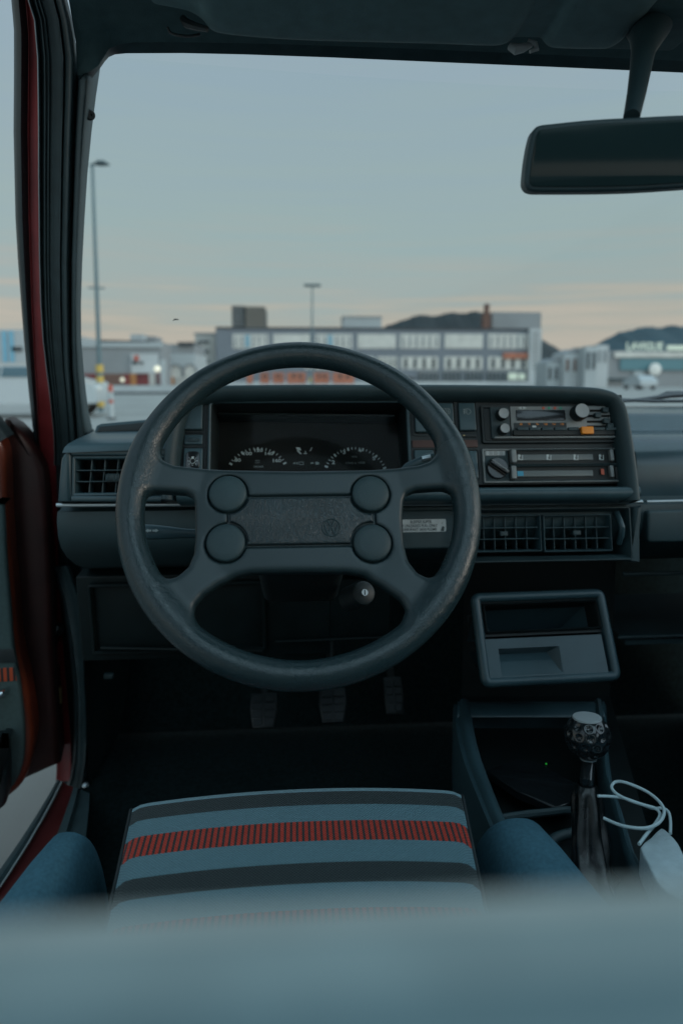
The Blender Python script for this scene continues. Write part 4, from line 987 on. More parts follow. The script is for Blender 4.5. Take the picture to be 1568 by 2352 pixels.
# cushion surface plane: through the front crest, sloping down to the back
cs = Plane.__new__(Plane); ang_ = R(4.5)
cs.o = at(684, 1822, .70); cs.ex = V((1, 0, 0)); cs.ey = V((0, math.cos(ang_), math.sin(ang_))); cs.n = cs.ex.cross(cs.ey)
def sy(v): return -cs.loc(684, v)[1]       # distance back from the crest
bands_px = [(1816, 'd'), (1847, 'b'), (1887, 'r'), (1931, 'b'), (1981, 'd'), (2030, 'b'), (2086, 'r'), (2132, 'b')]
FRONT = .10                                 # arc length of the front face before the crest
def proj_v(p):
    q = p-CAM; return VC-F*q.dot(up)/q.dot(fw)
def seat_pt(yb): return cs.o+cs.ex*0+cs.ey*(.010*math.exp(-yb/.10)-yb)+cs.n*(.007*min(1, .55+yb/.2))
def yb_at(v):
    lo_, hi_ = 0, .6
    for _ in range(40):
        mid_ = (lo_+hi_)/2
        if proj_v(seat_pt(mid_)) < v: lo_ = mid_
        else: hi_ = mid_
    return lo_
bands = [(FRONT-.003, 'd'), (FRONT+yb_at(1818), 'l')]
for (v, k), (v2, _) in zip(bands_px, bands_px[1:]+[(2185, 0)]): bands.append((FRONT+yb_at(v2), k))
b0 = bands[-1][0]
for k, w in (('d', .055), ('b', .05), ('r', .04), ('b', .05), ('d', .06), ('b', .3)): b0 += w; bands.append((b0, k))
seat_mat(bands)
LEN = bands[-1][0]
xlF, xrF = cs.loc(302, 1848)[0], cs.loc(1066, 1830)[0]; xlB, xrB = cs.loc(250, 2090)[0], cs.loc(1115, 2070)[0]
yB = sy(2080)
rows, uvs = [], []
NX = 40
for s_ in list(np.linspace(0, FRONT-.012, 6))+list(np.linspace(FRONT-.010, FRONT+.012, 8))+list(np.linspace(FRONT+.02, LEN, 40)):
    row, uvr = [], []
    for k in range(NX+1):
        t = k/NX; w = 2*t-1
        yb = max(0, s_-FRONT)
        f = min(1.6, yb/yB); xl_ = xlF+(xlB-xlF)*f; xr_ = xrF+(xrB-xrF)*f; x = xl_+(xr_-xl_)*t
        crown = .007*(1-abs(w)**2.2)-.008*max(0, abs(w)-.94)/.06
        lead = .010*(1-w*w)                                     # the front edge bows forward
        if s_ < FRONT: y_, z_ = lead*1.0, -(FRONT-s_)
        else: y_, z_ = lead*math.exp(-yb/.10)-yb, 0
        # round the crest
        e = abs(s_-FRONT)
        if e < .012: q_ = (.012-e)**2/.024*1.0; z_ -= q_*.8; y_ -= q_*.8
        p = cs.o+cs.ex*x+cs.ey*y_+cs.n*z_ if s_ >= FRONT else cs.o+cs.ex*x+cs.ey*(y_-(FRONT-s_)*.15)+V((0, 0, z_))
        if s_ >= FRONT: p = p+cs.n*(crown*min(1, .55+yb/.2))
        else: p = p+cs.n*(crown*.55)
        p.z -= .0
        row.append(p); uvr.append((x-xlF+.0, s_))
    rows.append(row); uvs.append(uvr)
# side skirts
m = MB(); m.loft(rows[::-1], uv=uvs[::-1])
m.build('seat_cushion', 'seat_stripes', seat, sharp=80)
m = MB()
for k, sg in ((0, -1), (NX, 1)):
    m.tube([r[k]+V((sg*.001, 0, -.001)) for r in rows[6:]], .0022, 6)
    m.loft([[r[k], r[k]+V((sg*.002, 0, -.02)), r[k]+V((sg*.000, 0, -.14))] for r in rows][::sg])
m.build('seat_welt', 'dash_black', seat, sharp=80)
def bolster(uc, vtop, ztop, wf, wb, dxb, name='side_bolster', lean=0.):
    p = az(uc, vtop, CAM.z+ztop); rows = []
    st = [(-.0, .45), (-.002, .62), (-.007, .78), (-.015, .90), (-.030, .98), (-.07, 1.0), (-.14, 1.0), (-.22, 1.0), (-.32, 1.0), (-.45, .98), (-.62, .95)]
    for dy, f in st:
        t = min(1, -dy/.25); w = (wf+(wb-wf)*t)*(.45+.55*f); h = .16*f; row = []
        cx = p.x+dxb*t; ct = p.z-.002+.012*t-.16
        for k in range(25):
            a = math.pi*(k/24); c, s_ = math.cos(a), math.sin(a)
            sx_ = math.copysign(abs(c)**.75, c); sz = abs(s_)**.75
            row.append(V((cx+sx_*w-lean*sz, p.y+.045+dy, ct+sz*h)))
        row = [V((row[0].x, row[0].y, ct-.16))]+row+[V((row[-1].x, row[-1].y, ct-.16))]
        rows.append(row)
    m = MB(); m.loft(rows); m.add([tuple(q) for q in rows[0]], [tuple(range(len(rows[0])))])
    return m.build(name, 'seat_side', seat, sharp=80)
bolster(150, 1925, -.470, .036, .046, -.026); bolster(1188, 1893, -.470, .052, .060, .030)
# backrest right in front of the lens: padded slab with a rounded top
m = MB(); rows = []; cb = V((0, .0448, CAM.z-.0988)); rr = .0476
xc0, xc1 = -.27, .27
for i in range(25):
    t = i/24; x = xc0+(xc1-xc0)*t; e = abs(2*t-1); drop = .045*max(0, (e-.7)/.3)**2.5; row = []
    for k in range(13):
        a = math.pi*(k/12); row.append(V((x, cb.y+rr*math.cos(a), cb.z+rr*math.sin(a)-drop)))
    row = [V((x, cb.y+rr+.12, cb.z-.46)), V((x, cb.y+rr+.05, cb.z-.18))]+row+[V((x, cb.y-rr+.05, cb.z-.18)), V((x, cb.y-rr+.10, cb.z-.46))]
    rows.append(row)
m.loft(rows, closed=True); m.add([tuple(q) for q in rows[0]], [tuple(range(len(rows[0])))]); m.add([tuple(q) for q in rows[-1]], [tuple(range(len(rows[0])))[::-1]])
m.build('backrest', 'seat_back_shaded', seat, sharp=80)
# ---------------------------------------------------------------- passenger seat (edge of its bolster) 
pse = sub_empty('passenger_seat', V((.72, .25, .30)))
m = MB(); p = az(1590, 1895, CAM.z-.47); m.box(p.x, -.05, .30, p.x+.46, p.y, p.z-.01, bev=.05); m.build('seat_cushion', 'seat_side', pse)
m = MB(); m.box(p.x, -.30, .45, p.x+.46, -.14, CAM.z-.06, bev=.06); m.build('backrest', 'seat_side', pse)
# ---------------------------------------------------------------- oddments box below the radio
con = sub_empty('oddments_box', at(1255, 1465, .95))
B = Plane(1255, 1465, .95, tilt=29, yaw=2.5)
r = B.rect(1094, 1354, 1412, 1573)
m = MB(); m.ring(r, .014, [(-.06, -.10), (-.004, -.022), (0, -.010), (-.0015, -.003), (-.005, 0), (-.010, 0), (-.0135, -.003), (-.0145, -.008), (-.015, -.03)], B.M, n=6); m.build('box_surround', 'dash_smooth', con, sharp=50)
m = MB(); i1 = B.rect(1116, 1382, 1379, 1446); m.ring(i1, .003, [(.002, -.012), (.002, -.006), (0, -.004), (-.0015, -.006), (-.002, -.012), (-.004, -.10)], B.M); m.plate(rrect(*i1, .003), -.102, -.10, 0, B.M)
# fill between surround and tray
ii_ = (r[0]+.012, r[1]+.012, r[2]-.012, r[3]-.012)
for q in ((ii_[0], i1[3]+.002, ii_[2], ii_[3]), (ii_[0], i1[1]-.006, ii_[2], i1[1]-.002), (ii_[0], i1[1]-.002, i1[0]-.002, i1[3]+.002), (i1[2]+.002, i1[1]-.002, ii_[2], i1[3]+.002)): m.plate([(q[0], q[1]), (q[2], q[1]), (q[2], q[3]), (q[0], q[3])], -.03, -.010, 0, B.M)
m.build('open_tray', 'black', con, sharp=50)
i2 = B.rect(1118, 1462, 1392, 1556); m = MB()
c0, c1 = B.loc(1145, 1490), B.loc(1296, 1546); cut = (c0[0], c1[1], c1[0], c0[1])
for q in ((i2[0], cut[3], i2[2], i2[3]), (i2[0], i2[1], i2[2], cut[1]), (i2[0], cut[1], cut[0], cut[3]), (cut[2], cut[1], i2[2], cut[3])): m.plate([(q[0], q[1]), (q[2], q[1]), (q[2], q[3]), (q[0], q[3])], -.012, -.0025, 0, B.M)
zf, zd = -.0025, -.020
A_ = [(cut[0], cut[3], zf), (cut[2], cut[3], zf), (cut[2], cut[1], zf), (cut[0], cut[1], zf)]; D_ = [(cut[0]+.002, cut[3]-.006, zd), (cut[2]-.014, cut[3]-.006, zd), (cut[2]-.002, cut[1]+.002, zf-.001), (cut[0]+.003, cut[1]+.002, zf-.001)]
m.add(A_+D_, [(0, 1, 5, 4), (1, 2, 6, 5), (2, 3, 7, 6), (3, 0, 4, 7), (4, 5, 6, 7)], 0, B.M); m.build('ashtray', 'dash_smooth', con, smooth=False)
# ---------------------------------------------------------------- console frame round the gear lever
cons = sub_empty('console', az(1250, 1800, CAM.z-.54))
zR = CAM.z-.52
def rail(pts, z=zR, dz=.0):
    rows = []
    for (uo, ui, v) in pts:
        o_, i_ = az(uo, v, z), az(ui, v, z); mid = o_.lerp(i_, .45)
        rows.append([o_+V((0, 0, -.12)), o_+V((0, 0, -.012)), o_.lerp(i_, .08)+V((0, 0, -.004)), o_.lerp(i_, .3)+V((0, 0, -.004)), mid+V((0, 0, .004)), o_.lerp(i_, .7)+V((0, 0, .006)), o_.lerp(i_, .92)+V((0, 0, .003)), i_+V((0, 0, -.004)), i_+V((0, 0, -.07))])
    return rows
Lr = [(1040, 1078, 1612), (1042, 1084, 1650), (1050, 1094, 1700), (1064, 1108, 1750), (1084, 1127, 1801), (1102, 1144, 1845), (1119, 1161, 1885), (1140, 1182, 1935), (1180, 1225, 2040), (1250, 1300, 2200)]
Rr = [(1393, 1362, 1612), (1394, 1370, 1650), (1396, 1378, 1707), (1407, 1386, 1790), (1430, 1406, 1858), (1459, 1430, 1952), (1504, 1464, 2032), (1580, 1530, 2160)]
m = MB(); m.loft(rail(Lr)); m.loft(rail(Rr)[::-1]); 
m.loft([[az(u, 1606, zR)+V((0, 0, -.05)), az(u, 1612, zR), az(u, 1622, zR)+V((0, 0, .004)), az(u, 1640, zR), az(u, 1642, zR)+V((0, 0, -.004))] for u in np.linspace(1050, 1388, 10)])
m.build('console_frame', 'dash_smooth', cons, sharp=60)
m = MB(); a, b, c, d_ = az(1060, 1600, zR-.09), az(1400, 1600, zR-.09), az(1560, 2160, zR-.09), az(1220, 2160, zR-.09)
m.add([a, b, c, d_], [(0, 3, 2, 1)]); 
for (p_, q_) in ((a, b),): m.add([p_, q_, q_+V((0, 0, .35)), p_+V((0, 0, .35))], [(0, 1, 2, 3)])
m.build('console_floor', 'black', cons)
m = MB(); tr = spline([tuple(az(u, v, zR-.03)) for u, v in ((1255, 1945), (1275, 1926), (1305, 1916), (1335, 1912), (1365, 1915))], 5); m.tube(tr, .006, 10)
m.tube(spline([tuple(az(u, v, zR-.05)) for u, v in ((1150, 1880), (1200, 1872), (1260, 1866), (1310, 1862), (1360, 1880))], 4), .005, 8); m.build('tray_edge', 'dash', cons)
# flat dark device in the tray
# ---------------------------------------------------------------- gear lever
gl = sub_empty('gear_lever', az(1352, 2000, zR))
kn = at(1349, 1690, .74); lean = (at(1344, 1650, .745)-at(1349, 1690, .74)).normalized(); lean = V((-.03, .10, 1)).normalized()
K = T(kn) @ V((0, 0, 1)).rotation_difference(lean).to_matrix().to_4x4(); kr = 50*(at(1359, 1690, .74)-at(1349, 1690, .74)).length/10
dm = []
for la, n, off_ in ((38, 10, 0), (14, 12, .5), (-10, 12, 0), (-33, 10, .5)):
    for k in range(n):
        lo_ = 2*math.pi*(k+off_)/n; dm.append((math.cos(R(la))*math.cos(lo_), math.cos(R(la))*math.sin(lo_), math.sin(R(la))))
dm = np.array(dm); rows = []; NL, NA = 70, 140
for i in range(NL+1):
    la = R(-72+124*i/NL); pv = np.array([[math.cos(la)*math.cos(2*math.pi*k/NA), math.cos(la)*math.sin(2*math.pi*k/NA), math.sin(la)] for k in range(NA)])
    dt = np.arccos(np.clip(pv@dm.T, -1, 1)).min(1); dr = .17; f = np.clip(1-(dt/dr)**2, 0, 1)
    rr_ = kr*(1-.075*f); rows.append([K @ V(tuple(p*r_)) for p, r_ in zip(pv, rr_)])
m = MB(); m.loft(rows, closed=True); m.build('gear_knob', 'gloss_black', gl, sharp=80)
zt1 = kr*math.sin(R(52)); rt1 = kr*math.cos(R(52)); m = MB(); m.lathe([(rt1*1.02, zt1-.002), (rt1*1.02, zt1+.0006), (rt1*.97, zt1+.0016), (rt1*.9, zt1+.0018), (0, zt1+.0018)], K, 40); m.build('knob_cap', 'knob_grey', gl)
bz0 = az(1352, 2010, zR-.02)
topb = at(1347, 1800, .715)
m = MB(); m.tube([kn-lean*(kr*.9), kn-lean*(kr*1.12), kn-lean*(kr*1.16), topb+V((0, 0, .004)), topb+V((0, 0, -.02))], [.009, .009, .0075, .0080, .0080], 20); m.build('lever_shaft', 'gloss_black', gl)
m = MB(); m.tube([kn-lean*(kr*.98), kn-lean*(kr*1.04)], [.0098, .0098], 20); m.build('shaft_collar', 'satin', gl)
rows = []; bb = [(0, 1346, 1800, .010), (.06, 1346, 1812, .0125), (.2, 1348, 1850, .0150), (.4, 1351, 1900, .0165), (.6, 1354, 1945, .0175), (.8, 1358, 1985, .0185), (.93, 1362, 2010, .020), (1.0, 1364, 2026, .024)]
pts_ = resample([(at(u, v, .715-.055*t).x, at(u, v, .715-.055*t).y, at(u, v, .715-.055*t).z, r_) for t, u, v, r_ in bb], 36)
for i, (x, y, z, r_) in enumerate(pts_):
    t = i/35; row = []
    for k in range(72):
        a = 2*math.pi*k/72; fold = .17*math.sin(5*a+1.2+.9*math.sin(3*t))*min(1, t*6)+.06*math.sin(8*a+3*t*2)*min(1, t*5)+.03*math.sin(7*t*2+2*a)
        rr_ = r_*(1+fold*1.15); row.append(V((x+rr_*math.cos(a), y+rr_*math.sin(a)*1.0, z)))
    rows.append(row)
m = MB(); m.loft(rows[::-1], closed=True); m.build('gear_boot', 'boot_leather', gl, sharp=80)
# ---------------------------------------------------------------- pedals
def pedal(name, u0, v0, u1, v1, Y, label, taper=.12, rows_=4, stem=True):
    P_ = Plane((u0+u1)/2, (v0+v1)/2, Y, tilt=38); r = P_.rect(u0, v0, u1, v1); e = sub_empty(name, P_.o)
    e['label'] = label; cx = (r[0]+r[2])/2; w = (r[2]-r[0])/2; h0, h1 = r[1], r[3]
    m = MB(); m.plate([(cx-w*(1-taper*2), h0), (cx+w*(1-taper*2), h0), (cx+w, h0+(h1-h0)*.55), (cx+w*.92, h1), (cx-w*.92, h1), (cx-w, h0+(h1-h0)*.55)], -.008, 0, .003, P_.M)
    m.build('pedal_pad', 'pedal_rubber', e); m = MB()
    for k in range(rows_):
        for s_ in (-1, 1):
            y0 = h0+(h1-h0)*(.06+.9*k/rows_); y1 = y0+(h1-h0)*.72/rows_; ww = w*(.72 if k == 0 else .82); m.plate(rrect(min(s_*.002, s_*ww)+cx, y0, max(s_*.002, s_*ww)+cx, y1, .002, 2), 0, .003, .001, P_.M, seg=1)
    m.build('pad_ribs', 'pedal_rubber', e)
    m = MB(); m.tube([P_.w(cx, (h0+h1)/2, -.006), P_.w(cx, h1+.02, -.03), P_.w(cx, h1+.20, -.02)], [.007, .008, .008], 8); m.build('pedal_arm', 'black', e)
pedal('pedal', 573, 1592, 637, 1672, 1.34, 'clutch pedal, leftmost pad'); pedal('pedal', 732, 1580, 796, 1660, 1.36, 'brake pedal, middle pad'); pedal('pedal', 882, 1555, 926, 1640, 1.40, 'narrow accelerator pedal', taper=.05)
m = MB()
for q in ((240, 1545, 262, 1556),): prect(m, Plane(250, 1550, 1.3), *q, 0, .01, .002, .002)
m.build('bonnet_release', 'dash', car)
# ================================================================ loose things in the car
m = MB(); zt_ = zR-.055
dev = [az(u, v, zt_) for u, v in ((1116, 1768), (1193, 1742), (1250, 1757), (1330, 1803), (1308, 1846), (1276, 1856), (1187, 1817))]
o_ = dev[0]; 
m.plate([(p.x, p.y) for p in dev], zt_-.012, zt_, .003, I4, seg=3)
g = az(1254, 1754, zt_+.001); m.box(g.x-.001, g.y-.001, zt_-.0002, g.x+.001, g.y+.001, zt_+.001, 1)
o = m.build('tablet_case', ['gloss_black', 'green_led']); tag(o, 'flat black device with a tiny green light lying in the console tray', 'tablet')
cp = [(1372, 1829), (1401, 1830), (1432, 1834), (1465, 1845), (1498, 1857), (1520, 1857), (1534, 1865), (1539, 1885), (1539, 1915)]
m = MB(); zc_ = CAM.z-.455
m.tube(spline([tuple(az(u, v, zc_-.002*i)) for i, (u, v) in enumerate(cp)], 6), .0016, 10)
lp = [(1386, 1880), (1421, 1895), (1454, 1902), (1487, 1902), (1513, 1890), (1525, 1868), (1517, 1846), (1493, 1824), (1465, 1809), (1432, 1797), (1412, 1797), (1404, 1809), (1416, 1824), (1443, 1838), (1476, 1849), (1505, 1858), (1515, 1872), (1505, 1892), (1488, 1912), (1467, 1940)]
m.tube(spline([tuple(az(u, v, zc_+.004-.0016*abs(i-9))) for i, (u, v) in enumerate(lp)], 6), .0017, 10)
tag(m.build('charging_cable', 'cable'), 'pale looped charging cable beside the gear lever', 'cable')
pz = CAM.z-.485
pq = [az(u, v, pz) for u, v in spline([(1470, 1946), (1494, 1924), (1517, 1902), (1537, 1914), (1557, 1937), (1568, 1960), (1610, 2040), (1590, 2075), (1535, 2050), (1506, 2022), (1488, 1984)], 2, closed=True)]
m = MB(); m.plate([(p.x, p.y) for p in pq], pz-.05, pz, .0022, I4, seg=3)
tag(m.build('pouch', 'pouch'), 'pale wrinkled pouch at the end of the cable beside the console', 'pouch')
# ================================================================ outside
mat('asphalt', (.31,.305,.285), .85, var=.18, vscale=.6, bump=.3, bscale=60, bdist=.004)
mat('asphalt_near', (.20, .21, .21), .85)
mat('wall_grey', (.19,.21,.235), .8, var=.06, vscale=.4)
mat('wall_pale', (.50,.52,.52), .8, var=.08, vscale=.3)
mat('wall_white', (.42,.45,.455), .7, var=.06, vscale=.3)
mat('wall_shop', (.27,.28,.285), .8, var=.08, vscale=.3)
mat('wall_beige', (.46,.45,.42), .8, var=.06, vscale=.3)
mat('roof_dark', (.06, .065, .07), .8)
mat('blinds', (.62,.60,.55), .7, var=.12, vscale=.9)
mat('pane_dark', (.035, .055, .065), .25, var=.3, vscale=.5)
mat('pane_blue', (.22, .38, .46), .3)
mat('tower_dark', (.05, .055, .055), .8); mat('tower_band', (.27, .25, .22), .8)
mat('brick', (.16, .09, .07), .85, var=.2, vscale=.6)
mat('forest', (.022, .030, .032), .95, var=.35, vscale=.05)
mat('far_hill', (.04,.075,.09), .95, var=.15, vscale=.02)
mat('steel', (.13, .19, .21), .5, metal=.3); mat('steel_dark', (.05, .08, .09), .5)
mat('yellow', (.62, .42, .10), .6); mat('sign_red', (.5, .09, .05), .5); mat('sign_orange', (.42, .15, .09), .5, var=.15, vscale=.6)
mat('white_paint', (.44,.48,.49), .3, coat=.5); mat('car_glass', (.06, .11, .13), .1); mat('tyre', (.02, .02, .02), .8)
mat('shop_red', (.16, .03, .03), .6, var=.5, vscale=.7); mat('shop_warm', (.42, .18, .06), .6, var=.4, vscale=.8)
mat('concrete', (.38,.40,.40), .85, var=.1, vscale=1.); mat('concrete_dark', (.06, .065, .07), .9)
mat('cyan_stripe', (.18, .42, .55), .5); mat('teal_poster', (.10, .22, .25), .5)
mat('sign_light', (.6, .66, .55), .5, emis=(.75, .85, .68), estr=.2); mat('sign_round', (.7, .7, .66), .5, emis=(.8, .8, .76), estr=.05)
mat('lamp_lit', (.8, .75, .6), .4, emis=(1, .93, .72), estr=.6)
def gl_(v): return 1.05/((v-870)/1568)                     # distance at which the ground shows at row v
def box_px(m, u0, v0, u1, v1, Y, depth, mi=0, ground=False):
    a, b = at(u0, v0, Y), at(u1, v0, Y); z0 = -.05 if ground else at((u0+u1)/2, v1, Y).z
    z1 = (a.z+b.z)/2; m.box(a.x, Y, z0, b.x, Y+depth, z1, mi); return m
m = MB(); S_ = 2500
rows = [[V((x, y, 0)) for x in (-S_, -300, -60, -15, 0, 15, 60, 300, S_)] for y in (-400, -40, -5, 5, 25, 60, 200, 600, S_)]
m.loft(rows[::-1]); g = m.build('ground', 'asphalt', smooth=False); g['kind'] = 'structure'
def thing(name, label, cat, loc, group=None):
    o = empty(name, loc); return tag(o, label, cat, group)
def put(m, name, mats, parent): return m.build(name, mats, parent)
def building(name, label, u0, vt, u1, Y, depth, m_, roof=None, group=None):
    a, b = at(u0, vt, Y), at(u1, vt, Y); e = thing(name, label, 'building', V(((a.x+b.x)/2, Y+depth/2, 0)), group)
    m = MB(); box_px(m, u0, vt, u1, 0, Y, depth, 0, True); put(m, 'wall', m_, e)
    if roof: m = MB(); z = (a.z+b.z)/2; t = Y/1568*roof[0]; m.box(a.x-.1, Y-.15, z, b.x+.1, Y+depth, z+t); put(m, 'roof', roof[1], e)
    return e
def window(e, u0, v0, u1, v1, Y, n, frame='blinds', pane='pane_dark', ratio=.3, name='window'):
    m = MB(); box_px(m, u0, v0, u1, v1, Y-.12, .14, 0); w = put(m, name, frame, e); m = MB()
    for k in range(n):
        c = u0+(u1-u0)*(k+.5)/n; hw = (u1-u0)/n*ratio; box_px(m, c-hw, v0+(v1-v0)*.12, c+hw, v1-(v1-v0)*.08, Y-.15, .05, 0)
    put(m, 'pane', pane, w); return w
# main long grey block
YM = 120
e = building('office_block', 'long three storey grey office block with rows of pale windows behind the steering wheel', 495, 756, 1216, YM, 16, 'wall_grey')
for k, (u0, u1) in enumerate(((534, 616), (627, 711), (724, 809), (821, 909), (918, 1010), (1021, 1109), (1121, 1211))):
    window(e, u0, 767, u1, 800, YM, 6, pane='blinds' if k % 2 else 'wall_shop', ratio=.16)
    m = MB()
    if k in (0, 2): box_px(m, u0+28, 769, u0+40, 797, YM-.2, .04); put(m, 'blind', 'pane_blue', e)
for u0, u1 in ((700, 760), (770, 858), (866, 912), (921, 1006), (1020, 1108), (1121, 1212)): window(e, u0, 819, u1, 848, YM, 4, ratio=.17)
m = MB(); box_px(m, 1156, 810, 1213, 823, YM-.5, .4); put(m, 'shop_sign', 'sign_orange', e)
m = MB(); box_px(m, 908, 848, 957, 866, YM-.5, .4); put(m, 'shop_sign', 'wall_grey', e)
for u0, u1, a, b in ((960, 1008, 852, 884), (1015, 1060, 850, 884), (1066, 1110, 850, 884), (1116, 1164, 850, 886)): window(e, u0, a, u1, b, YM, 5, frame='wall_shop', name='shop_window', ratio=.34)
m = MB(); box_px(m, 1168, 856, 1188, 872, YM-.5, .3); box_px(m, 1192, 857, 1206, 872, YM-.5, .3); put(m, 'lit_sign', 'sign_light', e)
m = MB(); box_px(m, 495, 752, 1216, 757, YM-.1, 16.1); put(m, 'roof', 'concrete_dark', e)
m = MB(); box_px(m, 860, 884, 1250, 888, YM-1, .8); put(m, 'shop_window', 'wall_pale', e)
e = building('stair_tower', 'pale narrow stair tower at the right end of the grey office block', 1217, 755, 1244, YM-1, 10, 'wall_pale')
for k in range(9): m = MB(); box_px(m, 1222, 762+k*10, 1238, 766+k*10, YM-1.08, .06); put(m, 'window', 'wall_shop', e)
m = MB(); a, b = at(1131, 716, YM+6), at(1243, 716, YM+6); m.box(a.x, YM+6, at(1180, 760, YM+6).z, b.x, YM+14, a.z); o = m.build('plant_room', 'wall_shop'); tag(o, 'boxy grey roof storey standing on the right end of the office block', 'roof storey')
m = MB(); a = at(1114, 752, YM+5); b = at(1126, 752, YM+5); m.box(a.x-.4, YM+5, a.z-.7, b.x, YM+6.5, at(1114, 722, YM+5).z); m.box(a.x, YM+5.2, at(1114, 722, YM+5).z, b.x-.2, YM+6.2, at(1114, 697, YM+5).z); tag(m.build('chimney', 'brick'), 'brown brick chimney rising from the office block roof', 'chimney')
m = MB(); a = at(788, 729, YM+4); b = at(876, 729, YM+4); m.box(a.x, YM+4, at(800, 756, YM+4).z-.3, b.x, YM+9, a.z); m.box(a.x-.1, YM+3.9, a.z, b.x+.1, YM+9.1, a.z+.25, 1)
tag(m.build('rooftop_unit', ['wall_white', 'wall_shop']), 'pale box shaped ventilation unit on the office block roof', 'roof unit')
# tall block behind
e = thing('tower_block', 'dark tower block with horizontal balcony bands behind the office block', 'building', at(570, 800, 260).xy.to_3d())
YT = 260; m = MB(); a, b, c = at(532, 702, YT), at(562, 702, YT), at(608, 702, YT); m.box(a.x, YT, 0, b.x-.1, YT+22, a.z); m.box(b.x, YT-.4, 0, c.x, YT+21, a.z-.2); put(m, 'wall', 'tower_dark', e)
for k in range(8):
    m = MB(); box_px(m, 564, 704+k*6.2, 608, 707+k*6.2, YT-1.2, .7); put(m, 'balcony', 'tower_band', e)
    if k < 7: m = MB(); box_px(m, 534, 706+k*6.5, 560, 708+k*6.5, YT-.3, .25); put(m, 'balcony', 'wall_shop', e)
# low shop on the left
YS = 75
e = building('shop', 'long low grey shop building with a dark red ground floor on the left', 160, 785, 372, YS, 5, 'wall_shop')
m = MB(); box_px(m, 160, 786, 372, 797, YS-.2, .18); put(m, 'fascia', 'wall_white', e)
m = MB(); a = at(225, 780, YS); b = at(345, 783, YS); m.loft([[a+V((0, 0, -.4)), b+V((0, 0, -.35))], [a, b+V((0, .0, 0))], [a+V((0, 4, .1)), b+V((0, 4, .1))]][::-1]); put(m, 'roof', 'roof_dark', e)
for k, (u0, u1, mm) in enumerate(((190, 238, 'shop_red'), (239, 285, 'brick'), (286, 297, 'shop_red'), (298, 312, 'shop_warm'), (313, 341, 'shop_red'), (342, 356, 'wall_beige'), (357, 372, 'shop_red'))): m = MB(); box_px(m, u0, 858, u1, 884, YS-.4, .38); put(m, 'shopfront', mm, e)
m = MB(); box_px(m, 300, 812, 362, 857, YS-.25, .2); put(m, 'sign_board', 'wall_pale', e)
m = MB(); box_px(m, 308, 816, 317, 828, YS-.45, .18, 0); box_px(m, 304, 828, 314, 836, YS-.45, .18, 1); box_px(m, 320, 830, 328, 835, YS-.45, .18, 1); put(m, 'shop_logo', ['sign_red', 'pane_dark'], e)
m = MB(); box_px(m, 299, 767, 328, 784, YS+4, 5); tag(m.build('rooftop_unit', 'wall_white'), 'small pale box on the low shop roof', 'roof unit')
m = MB(); box_px(m, 331, 772, 357, 784, YS+6, 4); tag(m.build('rooftop_unit', 'wall_shop'), 'low grey box at the right end of the shop roof', 'roof unit')
e = building('arcade', 'white building with two round arched openings left of the beige tower', 374, 812, 446, YS+8, 12, 'wall_white')
for uc in (405, 437):
    c = at(uc, 852, YS+8); r = 12*(YS+8)/1568; m = MB(); pr = [(r, -1.5)]+[(r*math.cos(R(a)), r*math.sin(R(a))) for a in range(0, 181, 12)]+[(-r, -1.5)]
    M_ = Matrix(((1, 0, 0, c.x), (0, 0, -1, YS+7.95), (0, 1, 0, c.z), (0, 0, 0, 1))); m.sweep(pr, [(0, 0), (.22, 0), (.22, .15), (0, .15)], M=M_, pclosed=True); m.plate(pr, -.02, .02, 0, M_, 1); put(m, 'arch', ['wall_shop', 'blinds'], e)
m = MB(); box_px(m, 376, 838, 391, 865, YS+7.8, .2); put(m, 'doorway', 'pane_dark', e)
m = MB(); box_px(m, 384, 866, 399, 884, YS+7.6, .3); put(m, 'shopfront', 'shop_warm', e); m = MB(); box_px(m, 400, 866, 440, 884, YS+7.6, .3); put(m, 'shopfront', 'wall_beige', e)
e = building('stepped_house', 'pale house with dark flat roof between the shop and the beige tower', 380, 790, 446, YS+26, 12, 'wall_shop'); m = MB(); box_px(m, 408, 785, 444, 793, YS+25.5, 8); put(m, 'roof', 'roof_dark', e)
e = building('corner_tower', 'beige four storey corner tower left of the grey office block', 447, 768, 494, YM+4, 12, 'wall_beige', roof=(4, 'wall_shop'))
for k in range(4): window(e, 455, 781+k*22, 480, 788+k*22, YM+4, 4, frame='wall_shop', ratio=.4)
# far left pale building with cyan stripes, seen through the door opening
e = building('warehouse', 'white warehouse with bright blue upright stripes beyond the open door', -160, 756, 110, 90, 30, 'wall_white')
for u in (-60, 4, 20): m = MB(); box_px(m, u, 760, u+9, 838, 89.8, .15); put(m, 'stripe', 'cyan_stripe', e)
m = MB(); box_px(m, 26, 796, 50, 806, 89.8, .15); put(m, 'window', 'pane_dark', e)
m = MB(); box_px(m, -160, 832, 110, 852, 70, .5); tag(m.build('site_fence', 'wall_beige'), 'pale low fence in front of the striped warehouse', 'fence')
